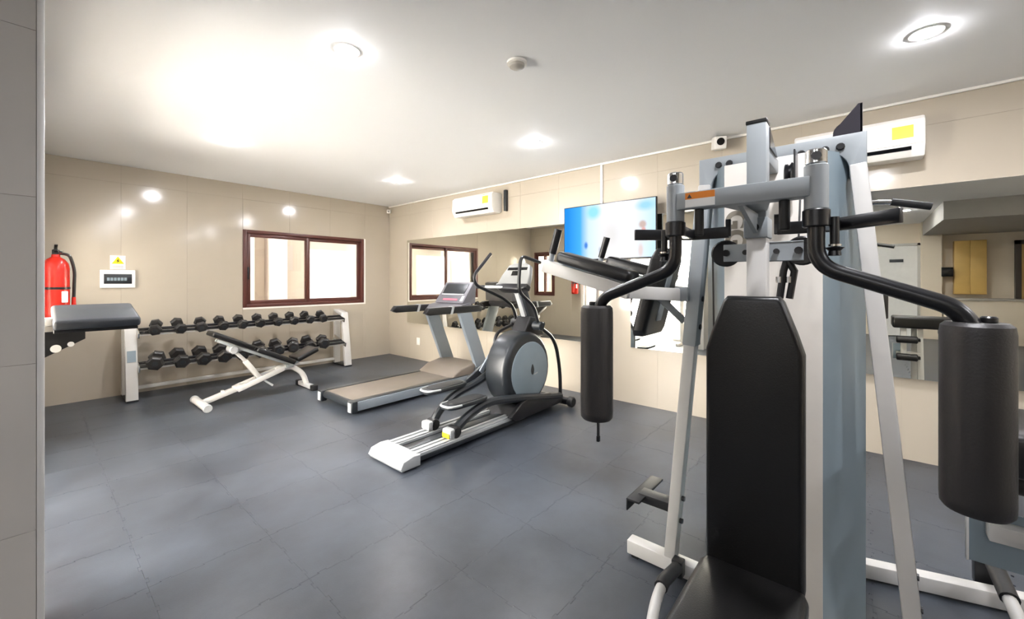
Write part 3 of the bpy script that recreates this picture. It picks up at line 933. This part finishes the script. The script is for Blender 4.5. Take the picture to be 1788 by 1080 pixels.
part('cross_link', MB().beam((2.95, 2.69, 0.72), (2.70, 2.69, 0.45), 0.02, 0.05, 0.006), 'tread_rail', el)
part('pedal_arm', MB().tube(fillet([(2.13, NYs, 0.125), (2.25, NYs, 0.20), (2.50, NYs, 0.275), (2.9, NYs - 0.06, 0.235), (3.36, NYs - 0.07, 0.15), (3.5, NYs - 0.07, 0.13)], 0.12, 5), 0.036, 10), 'dgrey', el)
part('pedal_arm', MB().tube(fillet([(2.13, FYs, 0.125), (2.20, FYs, 0.22), (2.36, FYs, 0.315), (2.64, FYs, 0.365), (3.0, FYs + 0.03, 0.48)], 0.12, 5), 0.036, 10), 'dgrey', el)
part('base_cover', MB().prism([(2.74, 0.05), (2.82, 0.15), (3.0, 0.20), (3.3, 0.18), (3.5, 0.10), (3.5, 0.05)], (0, 2.37, 0), X, Z, Y * 0.32, 0.015, 3), 'black', el)
part('side_skirt', MB().prism([(2.70, 0.10), (2.86, 0.20), (3.0, 0.235), (3.3, 0.20), (3.52, 0.12), (3.5, 0.06), (2.8, 0.05)], (0, 2.325, 0), X, Z, Y * 0.05, 0.015, 3), 'black', el)
for yy, zz, x0 in ((2.44, 0.305, 2.06), (2.68, 0.385, 2.05)):
    sh = []
    for k in range(20):
        a = 2 * PI * k / 20
        sh.append((x0 + 0.21 + 0.22 * math.copysign(abs(math.cos(a)) ** 0.6, math.cos(a)), yy + 0.085 * math.copysign(abs(math.sin(a)) ** 0.6, math.sin(a))))
    ft = part('foot_plate', MB().prism(sh, (0, 0, zz), X, Y, Z * 0.035, 0.01), 'dgrey', el)
    part('tread_pad', MB().prism([(x0 + 0.22 + (a - x0 - 0.21) * 0.8, yy + (b - yy) * 0.8) for a, b in sh], (0, 0, zz + 0.034), X, Y, Z * 0.006, 0.002), 'rubber', ft)
    part('pedal_lip', MB().tube([(a, b, zz + 0.028) for a, b in sh[6:15]], 0.009, 8), 'silver', ft)
for yy in (NYs, FYs):
    w = part('wheel', MB().cyl((2.13, yy - 0.05, 0.13), (2.13, yy + 0.04, 0.13), 0.045, 20, 0.008), 'rubber', el)
    part('wheel_cover', MB().box((2.055, yy - 0.05, 0.095), (2.12, yy + 0.05, 0.165), 0.016), 'silver', w)
    if yy == NYs:
        part('warning_sticker', MB().box((2.051, yy - 0.04, 0.10), (2.056, yy + 0.04, 0.135), 0.001), 'yellow', w, 'yellow sticker')

# ------------------------------------------------------------------ multi-station gym tower
YC = 0.262
mg = thing('multi_gym', 'grey and white multi-station gym tower with black pads and hanging arm rollers', 'exercise machine', (1.7, YC, 0))
part('base_beam', MB().box((1.83, -0.36, 0.012), (1.892, 0.852, 0.075), 0.006), 'white', mg)
for yy in (0.80, -0.32):
    part('rubber_foot', MB().box((1.835, yy, 0), (1.887, yy + 0.03, 0.013)), 'rubber', mg)
part('spine_beam', MB().box((0.86, YC - 0.03, 0.012), (2.5, YC + 0.03, 0.07), 0.005), 'white', mg)
for s in (1, -1):
    part('leg', MB().beam((1.862, YC + s * 0.394, 0.06), (1.862, YC + s * 0.247, 1.70), 0.048, 0.06, 0.006, (-1, 0, 0)), 'white', mg)
    for zz in (0.35, 0.25):
        yv = YC + s * (0.394 - 0.147 * zz / 1.64)
        part('bolt', MB().cyl((1.845, yv - 0.034, zz), (1.845, yv - 0.022, zz), 0.011, 8), 'black', mg)
part('leg_sleeve', MB().beam((1.862, YC + 0.394 - 0.147 * (1.02 - 0.06) / 1.64, 1.02), (1.862, YC + 0.252, 1.65), 0.056, 0.07, 0.005, (-1, 0, 0)), 'grey', mg)
for zz in (1.10, 1.22):
    part('bolt', MB().cyl((1.862, YC + 0.365 - 0.147 * zz / 1.64, zz), (1.862, YC + 0.382 - 0.147 * zz / 1.64, zz), 0.012, 8), 'black', mg)
# arch plate across the top, rounded inside corners
arc = [(-0.271, 1.81), (-0.271, 1.66), (-0.224, 1.66)]
for k in range(7):
    a = PI - k / 6 * PI / 2
    arc.append((-0.154 + 0.07 * math.cos(a), 1.685 + 0.07 * math.sin(a)))
for k in range(7):
    a = PI / 2 - k / 6 * PI / 2
    arc.append((0.154 + 0.07 * math.cos(a), 1.685 + 0.07 * math.sin(a)))
arc += [(0.224, 1.66), (0.271, 1.66), (0.271, 1.81)]
part('top_arch', MB().prism(arc, (1.848, YC, 0), Y, Z, X * 0.055, 0.004), 'grey', mg)
for yy, zz in ((0.455, 1.775), (0.415, 1.775), (0.175, 1.765), (0.105, 1.765), (0.062, 1.768)):
    part('bolt', MB().cyl((1.838, yy, zz), (1.852, yy, zz), 0.013, 10, 0.003), 'black', mg)
# weight stack shroud
fp = part('shroud_front', MB().box((1.772, YC - 0.155, 0.03), (1.782, YC + 0.155, 1.75), 0.002), 'warm_panel', mg)
for s in (1, -1):
    part('shroud_side', MB().prism([(1.774, s * 0.155), (1.97, s * 0.268), (2.36, s * 0.268), (2.36, s * 0.258), (1.974, s * 0.258), (1.784, s * 0.149)], (0, YC, 0.03), X, Y, Z * 1.72), 'bluegrey', mg)
part('shroud_back', MB().box((2.35, YC - 0.26, 0.03), (2.36, YC + 0.26, 1.64)), 'bluegrey', mg)
part('shroud_top', MB().box((1.99, YC - 0.26, 1.628), (2.36, YC + 0.26, 1.642), 0.003), 'grey', mg)
dg = None
def letters(txt, size, loc, rot, m, parent, name='lettering', label=None):
    cu = bpy.data.curves.new(name, 'FONT')
    cu.body = txt
    cu.size = size
    cu.extrude = 0.0008
    cu.offset = 0.004
    cu.align_x = 'LEFT'
    o = bpy.data.objects.new(name, cu)
    C.objects.link(o)
    bpy.context.view_layer.update()
    me = bpy.data.meshes.new_from_object(o.evaluated_get(bpy.context.evaluated_depsgraph_get()))
    bpy.data.objects.remove(o)
    me.transform(Matrix.Translation(loc) @ rot.to_4x4())
    me.materials.clear()
    me.materials.append(M[m])
    return put(name, me, parent, None, label)
# the text runs down the panel; its baseline faces the panel's inner side
rot = Matrix(((0, 0, -1), (0, 1, 0), (-1, 0, 0))).transposed()
R3 = Matrix((Vector((0, 0, -1)), Vector((0, -1, 0)), Vector((-1, 0, 0)))).transposed()
letters('GG', 0.1, Vector((1.7715, YC + 0.146, 1.57)), R3, 'letter', fp, label='beige letters running down')

# main upright, seat and back pad
part('upright', MB().box((1.51, YC - 0.028, 0.05), (1.57, YC + 0.028, 1.50), 0.004), 'white', mg)
part('upright_top', MB().box((1.51, YC - 0.028, 1.50), (1.57, YC + 0.028, 1.805), 0.004), 'grey', mg)
part('post_cap', MB().box((1.508, YC - 0.03, 1.803), (1.572, YC + 0.03, 1.815), 0.003), 'black', mg)
part('neck_beam', MB().box((1.57, YC - 0.025, 1.69), (1.85, YC + 0.025, 1.74), 0.004), 'grey', mg)
part('pulley_guard', MB().prism([(1.57, 1.735), (1.57, 1.80), (1.72, 1.735)], (0, YC - 0.03, 0), X, Z, Y * 0.006), 'smoke', mg)
part('pulley', MB().lathe([(0.045, 0), (0.05, 0.004), (0.04, 0.012), (0.05, 0.02), (0.045, 0.024)], (1.70, YC - 0.08, 1.655), Y, 22), 'black', mg)
part('pulley_yoke', MB().box((1.66, YC - 0.088, 1.60), (1.74, YC - 0.083, 1.74), 0.002), 'black', mg)
# top pulley guard behind the arch
part('cable_guard', MB().prism([(0.09, 1.812), (0.085, 1.85), (0.015, 1.935), (0.005, 1.935), (0.005, 1.812)], (1.93, 0, 0), Y, Z, X * 0.006).prism([(0.09, 1.812), (0.085, 1.85), (0.015, 1.935), (0.005, 1.935), (0.005, 1.812)], (1.985, 0, 0), Y, Z, X * 0.006).box((1.93, 0.003, 1.812), (1.991, 0.009, 1.935)), 'smoke', mg)
part('top_pulley', MB().lathe([(0.036, 0), (0.04, 0.004), (0.03, 0.012), (0.04, 0.02), (0.036, 0.024)], (1.95, 0.048, 1.845), X, 20), 'black', mg)
part('back_pad', MB().prism([(-0.133, 0.385), (-0.133, 1.08), (-0.115, 1.14), (-0.082, 1.235), (-0.07, 1.25), (0.07, 1.25), (0.082, 1.235), (0.115, 1.14), (0.133, 1.08), (0.133, 0.385)], (1.435, YC, 0), Y, Z, X * 0.065, 0.016, 4), 'vinyl', mg)
part('seat', MB().prism([(0.93, -0.12), (0.95, -0.145), (1.42, -0.145), (1.46, -0.13), (1.46, 0.13), (1.42, 0.145), (0.95, 0.145), (0.93, 0.12)], (0, YC, 0.335), X, Y, Z * 0.07, 0.022, 4), 'vinyl', mg)
part('seat_post', MB().box((1.15, YC - 0.03, 0.06), (1.21, YC + 0.03, 0.34), 0.005).box((1.05, YC - 0.06, 0.325), (1.38, YC + 0.06, 0.338)), 'white', mg)
# butterfly press: crossbar, pivots, arms, rollers
cb = part('crossbar', MB().box((1.245, 0.10, 1.508), (1.295, 0.424, 1.558), 0.004), 'grey', mg)
part('warning_label', MB().box((1.2436, 0.317, 1.535), (1.2446, 0.397, 1.554)), 'orange', cb, 'orange band of the warning label')
part('warning_label', MB().box((1.2436, 0.317, 1.512), (1.2446, 0.397, 1.535)), 'label_white', cb, 'white part of the warning label')
part('warning_triangle', MB().prism([(0.378, 1.538), (0.392, 1.538), (0.385, 1.550)], (1.2430, 0, 0), Y, Z, X * 0.001), 'black', cb, 'black warning triangle')
part('arm_gusset', MB().prism([(1.29, 0.075), (1.29, -0.075), (1.52, -0.03), (1.52, 0.03)], (0, YC, 1.52), X, Y, Z * 0.03, 0.003)
     .prism([(1.27, 1.512), (1.515, 1.512), (1.515, 1.445)], (0, YC - 0.006, 0), X, Z, Y * 0.012), 'grey', mg)
part('post_sleeve', MB().box((1.498, YC - 0.034, 1.435), (1.582, YC + 0.034, 1.50), 0.004), 'grey', mg)
part('bolt', MB().cyl((1.488, YC, 1.468), (1.50, YC, 1.468), 0.012, 10), 'black', mg)
for s in (1, -1):
    py = YC + s * 0.172
    part('pivot_sleeve', MB().cyl((1.27, py, 1.475), (1.27, py, 1.586), 0.0255, 24, 0.002), 'grey', mg)
    cp = part('pivot_cap', MB().cyl((1.27, py, 1.586), (1.27, py, 1.624), 0.023, 24, 0.004), 'chrome', mg)
    part('set_screw', MB().cyl((1.2455, py - 0.002, 1.605), (1.252, py - 0.002, 1.605), 0.011, 10), 'black', cp)
    part('collar', MB().cyl((1.27, py, 1.432), (1.27, py, 1.476), 0.029, 24, 0.003), 'black', mg)
    path = fillet([(1.27, py, 1.44), (1.27, py, 1.335), (1.27, YC + s * 0.41, 1.243), (1.27, YC + s * 0.439, 1.19)], 0.075, 8)
    part('swing_arm', MB().tube(path, 0.0185, 16), 'black', mg)
    ry = YC + s * 0.439
    part('arm_roller', MB().lathe([(0.03, 0.822), (0.048, 0.824), (0.054, 0.832), (0.055, 0.85), (0.055, 1.19), (0.053, 1.206), (0.046, 1.213), (0.0, 1.213)], (1.27, ry, 0), Z, 32), 'foam', mg)
    part('roller_cap', MB().cyl((1.275, ry + s * 0.018, 1.212), (1.275, ry + s * 0.018, 1.226), 0.013, 14, 0.003), 'black', mg)
    part('cam_bar', MB().beam((1.465, YC + s * 0.19, 1.454), (1.335, YC + s * 0.33, 1.454), 0.012, 0.036, 0.002).beam((1.465, YC + s * 0.2, 1.454), (1.45, YC + s * 0.065, 1.454), 0.012, 0.036, 0.002).beam((1.285, py, 1.454), (1.462, YC + s * 0.19, 1.454), 0.03, 0.03, 0.002), 'black', mg)
    part('stop_tab', MB().box((1.445, YC + s * 0.06, 1.44), (1.457, YC + s * 0.075, 1.495), 0.002), 'black', mg)
    part('bumper', MB().cyl((1.275, YC + s * 0.105, 1.43), (1.275, YC + s * 0.105, 1.51), 0.0125, 14, 0.003), 'rubber', mg)
    part('pop_pin', MB().cyl((1.278, py + s * 0.036, 1.385), (1.278, py + s * 0.036, 1.455), 0.010, 12).lathe([(0.014, 0), (0.012, 0.012), (0.02, 0.02), (0.0, 0.024)], (1.278, py + s * 0.036, 1.36), Z, 14), 'black', mg)
    part('pin_ring', MB().cyl((1.278, py + s * 0.036, 1.383), (1.278, py + s * 0.036, 1.388), 0.0135, 14), 'chrome', mg)
    part('pulley', MB().lathe([(0.042, 0), (0.047, 0.004), (0.036, 0.012), (0.047, 0.02), (0.042, 0.024)], (1.60, YC + s * 0.112, 1.395), X, 26), 'black', mg)
    part('pulley_plate', MB().box((1.59, YC + s * 0.02, 1.365), (1.596, YC + s * 0.115, 1.425), 0.002).box((1.626, YC + s * 0.02, 1.365), (1.632, YC + s * 0.115, 1.425), 0.002), 'grey', mg)
    part('bolt', MB().cyl((1.58, YC + s * 0.105, 1.395), (1.592, YC + s * 0.105, 1.395), 0.012, 10), 'black', mg)
    part('bolt', MB().cyl((1.58, YC + s * 0.045, 1.395), (1.592, YC + s * 0.045, 1.395), 0.009, 10), 'black', mg)
part('end_strap', MB().box((1.266, 0.692, 0.755), (1.274, 0.698, 0.83)).box((1.264, 0.690, 0.745), (1.276, 0.700, 0.765), 0.002), 'black', mg, 'thin black strap under the far roller')
part('cable', MB().tube([(1.61, YC + 0.155, 1.40), (1.61, YC + 0.14, 0.3)], 0.003, 6).tube([(1.7, YC - 0.10, 1.64), (1.62, YC - 0.10, 1.40)], 0.003, 6), 'black', mg)
for k, dy in enumerate((-0.055, -0.085)):
    st = part('pull_strap', MB().tube([(1.62, YC - 0.07, 1.37), (1.62, YC + dy - 0.005, 1.33), (1.62, YC + dy * 0.9, 1.24)], 0.011, 10), 'black', mg)
    part('carabiner', MB().cyl((1.62, YC + dy * 0.9, 1.292), (1.62, YC + dy * 0.9, 1.312), 0.012, 10), 'chrome', st)
# knee-raise station on the left leg
for xx, s in ((1.65, -1), (2.14, 1)):
    part('arm_beam', MB().beam((xx, 1.195, 1.372), (xx, 0.75, 1.249), 0.05, 0.06, 0.005)
         .beam((xx, 0.765, 1.25), (1.895 + s * 0.035, 0.575, 1.235), 0.05, 0.055, 0.005), 'white', mg)
    part('arm_pad', MB().beam((xx, 1.10, 1.412), (xx, 0.73, 1.310), 0.105, 0.055, 0.02, (0, 0, 1), 3), 'vinyl', mg)
    part('handle_stem', MB().tube([(xx, 1.165, 1.37), (xx, 1.15, 1.44)], 0.014, 12), 'grey', mg)
    part('hand_grip', MB().tube([(xx, 1.152, 1.43), (xx, 1.115, 1.545)], 0.019, 14), 'black', mg)
part('knee_raise_mount', MB().box((1.80, 0.565, 1.21), (1.99, 0.62, 1.27), 0.005).beam((1.865, 0.60, 1.12), (1.80, 0.70, 1.24), 0.02, 0.03, 0.003).box((1.835, 0.54, 1.02), (1.895, 0.575, 1.30), 0.003), 'grey', mg)
vd = Vector((0, -0.10, 0.39)).normalized()
part('hip_pad', MB().prism([(-0.125, 0.03), (-0.10, 0.0), (0.10, 0.0), (0.125, 0.03), (0.125, 0.36), (0.085, 0.41), (-0.085, 0.41), (-0.125, 0.36)], (1.895, 0.745, 1.045), X, vd, Y * 0.065, 0.016, 3), 'vinyl', mg)
part('pad_plate', MB().prism([(-0.025, 0.07), (0.025, 0.07), (0.025, 0.30), (-0.025, 0.30)], (1.895, 0.740, 1.045), X, vd, Y * 0.008), 'grey', mg)
part('step', MB().box((1.77, 0.765, 0.295), (2.06, 0.825, 0.305), 0.002).box((1.77, 0.82, 0.25), (2.06, 0.826, 0.305), 0.001), 'rubber', mg)
part('step_arm', MB().beam((1.875, 0.63, 0.29), (1.875, 0.80, 0.29), 0.07, 0.04, 0.004).box((1.84, 0.635, 0.22), (1.895, 0.65, 0.38), 0.002), 'rubber', mg)
# hinged bars at the floor
part('hold_bar', MB().tube(fillet([(1.80, 0.607, 0.07), (1.62, 0.60, 0.115), (1.50, 0.588, 0.105), (1.36, 0.56, 0.03)], 0.08), 0.019, 12), 'white', mg)
part('bar_grip', MB().tube([(1.79, 0.607, 0.073), (1.62, 0.60, 0.115), (1.585, 0.597, 0.113)], 0.025, 14), 'rubber', mg)
part('bar_hinge', MB().box((1.79, 0.585, 0.03), (1.835, 0.63, 0.10), 0.004), 'black', mg)
part('pulldown_arm', MB().box((1.92, 0.14, 1.76), (2.62, 0.20, 1.80), 0.004), 'grey', mg)
part('rear_beam', MB().beam((2.372, 0.02, 0.04), (2.60, -0.75, 0.04), 0.06, 0.062, 0.006), 'white', mg)

lb = thing('lat_bar', 'chrome pull-down bar with black rubber grip behind the gym tower', 'bar', (2.56, 0.17, 1.62))
a0, a1 = Vector((2.50, 0.56, 0)), Vector((2.62, -0.22, 0))
ld = (a1 - a0).normalized()
mid = (a0 + a1) / 2
def lp(s, z):
    return mid + ld * s + Z * z
part('bar', MB().tube(fillet([lp(-0.40, 1.632), lp(-0.26, 1.667), lp(0.26, 1.667), lp(0.40, 1.632)], 0.06), 0.012, 12), 'chrome', lb)
for s in (-1, 1):
    part('grip', MB().tube([lp(s * 0.27, 1.665), lp(s * 0.405, 1.631)], 0.017, 12), 'rubber', lb)
part('hanger', MB().tube([lp(0, 1.67), lp(0, 1.757)], 0.005, 8), 'chrome', lb)

# leg curl station on the near side of the tower
part('leg_curl_pad', MB().box((1.66, -0.72, 0.78), (2.02, -0.24, 0.90), 0.02, 3).box((1.66, -0.74, 0.70), (2.02, -0.62, 0.86), 0.02, 3), 'vinyl', mg)
part('leg_curl_post', MB().beam((1.80, -0.43, 0.02), (1.84, -0.43, 0.79), 0.06, 0.06, 0.005, (-1, 0, 0)), 'white', mg)
part('leg_curl_post', MB().beam((1.98, -0.47, 0.02), (1.92, -0.46, 0.79), 0.05, 0.05, 0.005, (-1, 0, 0)), 'white', mg)
part('leg_curl_post', MB().beam((2.0, -0.33, 0.45), (1.96, -0.33, 0.79), 0.05, 0.05, 0.005, (-1, 0, 0)), 'white', mg)
part('cross_tube', MB().box((1.92, -0.46, 0.47), (1.98, -0.27, 0.52), 0.005), 'white', mg)
part('base_foot', MB().box((1.80, -0.8, 0.012), (1.86, -0.36, 0.07), 0.005), 'white', mg)
part('base_foot', MB().box((1.95, -0.8, 0.012), (2.01, -0.42, 0.07), 0.005), 'white', mg)
part('side_plate', MB().box((1.90, -0.36, 0.43), (1.912, -0.245, 0.60), 0.003), 'mgrey', mg)
part('plate_edge', MB().box((1.895, -0.249, 0.43), (1.917, -0.243, 0.60), 0.001), 'white', mg)
part('plate_block', MB().box((1.85, -0.36, 0.525), (1.90, -0.283, 0.575), 0.004), 'white', mg)
for zz in (0.66, 0.47):
    part('foam_roller', MB().cyl((2.03, -0.44, zz), (2.03, -0.27, zz), 0.038, 20, 0.008), 'foam', mg)
    part('roller_arm', MB().box((1.93, -0.46, zz - 0.015), (2.05, -0.44, zz + 0.015), 0.003), 'black', mg)
part('pull_bar', MB().tube(fillet([(2.56, -0.384, 0.20), (2.28, -0.40, 0.15), (2.10, -0.42, 0.09), (2.0, -0.44, 0.05)], 0.08), 0.02, 12), 'white', mg)
part('bar_grip', MB().tube([(2.56, -0.384, 0.20), (2.29, -0.40, 0.152)], 0.027, 14), 'rubber', mg)
part('pull_bar_hinge', MB().box((2.55, -0.42, 0.03), (2.61, -0.35, 0.23), 0.006), 'black', mg)

# ------------------------------------------------------------------ preacher bench standing in the niche
pb = thing('preacher_bench', 'charcoal padded preacher bench reaching out behind the grey pier', 'bench', (-0.35, 2.8, 0))
mx = Matrix.Translation((0.21, 2.8, 1.13)) @ Matrix.Rotation(math.radians(11), 4, 'X')
part('arm_pad', MB().box((-0.15, -0.155, -0.022), (0.135, 0.155, 0.024), 0.014, 3, mx), 'vinyl_grey', pb)
part('pad_board', MB().box((-0.148, -0.15, -0.034), (0.125, 0.15, -0.021), 0.002, 1, mx), 'black', pb)
pl = MB().prism([(0.02, 0.955), (0.16, 1.035), (0.16, 1.075), (0.02, 1.075)], (0, 2.69, 0), X, Z, Y * 0.008)
gp = part('support_plate', pl, 'black', pb)
part('plate_hole', MB().lathe([(0.017, 0), (0.017, 0.002), (0, 0.002)], (0.07, 2.69, 1.0), -Y, 18).lathe([(0.011, 0), (0.011, 0.002), (0, 0.002)], (0.115, 2.69, 1.015), -Y, 18), 'label_white', gp, 'two pale round holes')
part('support_tube', MB().beam((-0.45, 2.76, 1.07), (0.09, 2.76, 1.075), 0.05, 0.045, 0.005).beam((-0.4, 2.8, 0.02), (-0.4, 2.8, 1.1), 0.07, 0.07, 0.006, (0, 1, 0)), 'white', pb)
part('side_bolster', MB().box((0.035, 2.71, 1.10), (0.063, 2.76, 1.135), 0.006), 'white', pb)
part('base', MB().box((-0.8, 2.77, 0), (-0.1, 2.83, 0.05), 0.005).box((-0.8, 2.5, 0), (-0.74, 3.1, 0.05), 0.005), 'white', pb)

# ------------------------------------------------------------------ hall behind the camera, seen in the near mirror
fd = bpy.data.objects.new('door_2', None)
C.objects.link(fd)
fd['kind'] = 'structure'
part('door_frame', MB().box((-5.0, -0.22, 0), (-4.94, -0.17, 2.15)).box((-5.0, -0.98, 0), (-4.94, -0.93, 2.15)).box((-5.0, -0.98, 2.1), (-4.94, -0.17, 2.15)), 'alu', fd)
part('door_leaf', MB().box((-4.985, -0.93, 0.01), (-4.965, -0.22, 2.1)), 'label_white', fd)
tag(put('door_sign', MB().box((-4.963, -0.70, 1.72), (-4.955, -0.46, 1.79), 0.002).mesh('door_sign', M['dgrey'])), 'small dark plate on the white door seen in the mirror', 'sign')
t = thing('wall_cabinet', 'yellow wood cabinet on the far hall wall seen in the mirror', 'cabinet', (-4.85, -1.72, 1.0))
part('carcass', MB().box((-5.0, -1.96, 1.0), (-4.82, -1.49, 2.15), 0.005), 'yellow_wood', t)
part('door', MB().box((-4.82, -1.72, 1.01), (-4.80, -1.495, 2.14), 0.003), 'yellow_wood', t)
part('door', MB().box((-4.82, -1.955, 1.01), (-4.80, -1.725, 2.14), 0.003), 'yellow_wood', t)
t = thing('side_counter', 'grey counter along the far hall wall seen in the mirror', 'counter', (-4.7, -2.0, 0))
part('body', MB().box((-4.99, -2.6, 0), (-4.5, -1.32, 0.88), 0.005), 'paint', t)
part('worktop', MB().box((-4.99, -2.62, 0.88), (-4.47, -1.31, 0.92), 0.005), 'counter', t)
d3 = bpy.data.objects.new('door_3', None)
C.objects.link(d3)
d3['kind'] = 'structure'
part('door_frame', MB().box((-5.0, -2.44, 0.92), (-4.9, -2.36, 2.12)).box((-5.0, -2.9, 0.92), (-4.9, -2.82, 2.12)).box((-5.0, -2.9, 2.04), (-4.9, -2.36, 2.12)), 'steel_frame', d3)
part('door_leaf', MB().box((-4.99, -2.82, 0.92), (-4.95, -2.44, 2.04)), 'yellow_wood', d3)
t = thing('wall_screen', 'small black screen beside the hall cabinet seen in the mirror', 'screen', (-4.8, -1.38, 1.5))
part('panel', MB().box((-4.78, -1.47, 1.38), (-4.74, -1.29, 1.58), 0.004), 'lens', t)
part('arm', MB().box((-5.0, -1.40, 1.46), (-4.77, -1.36, 1.50), 0.003), 'black', t)
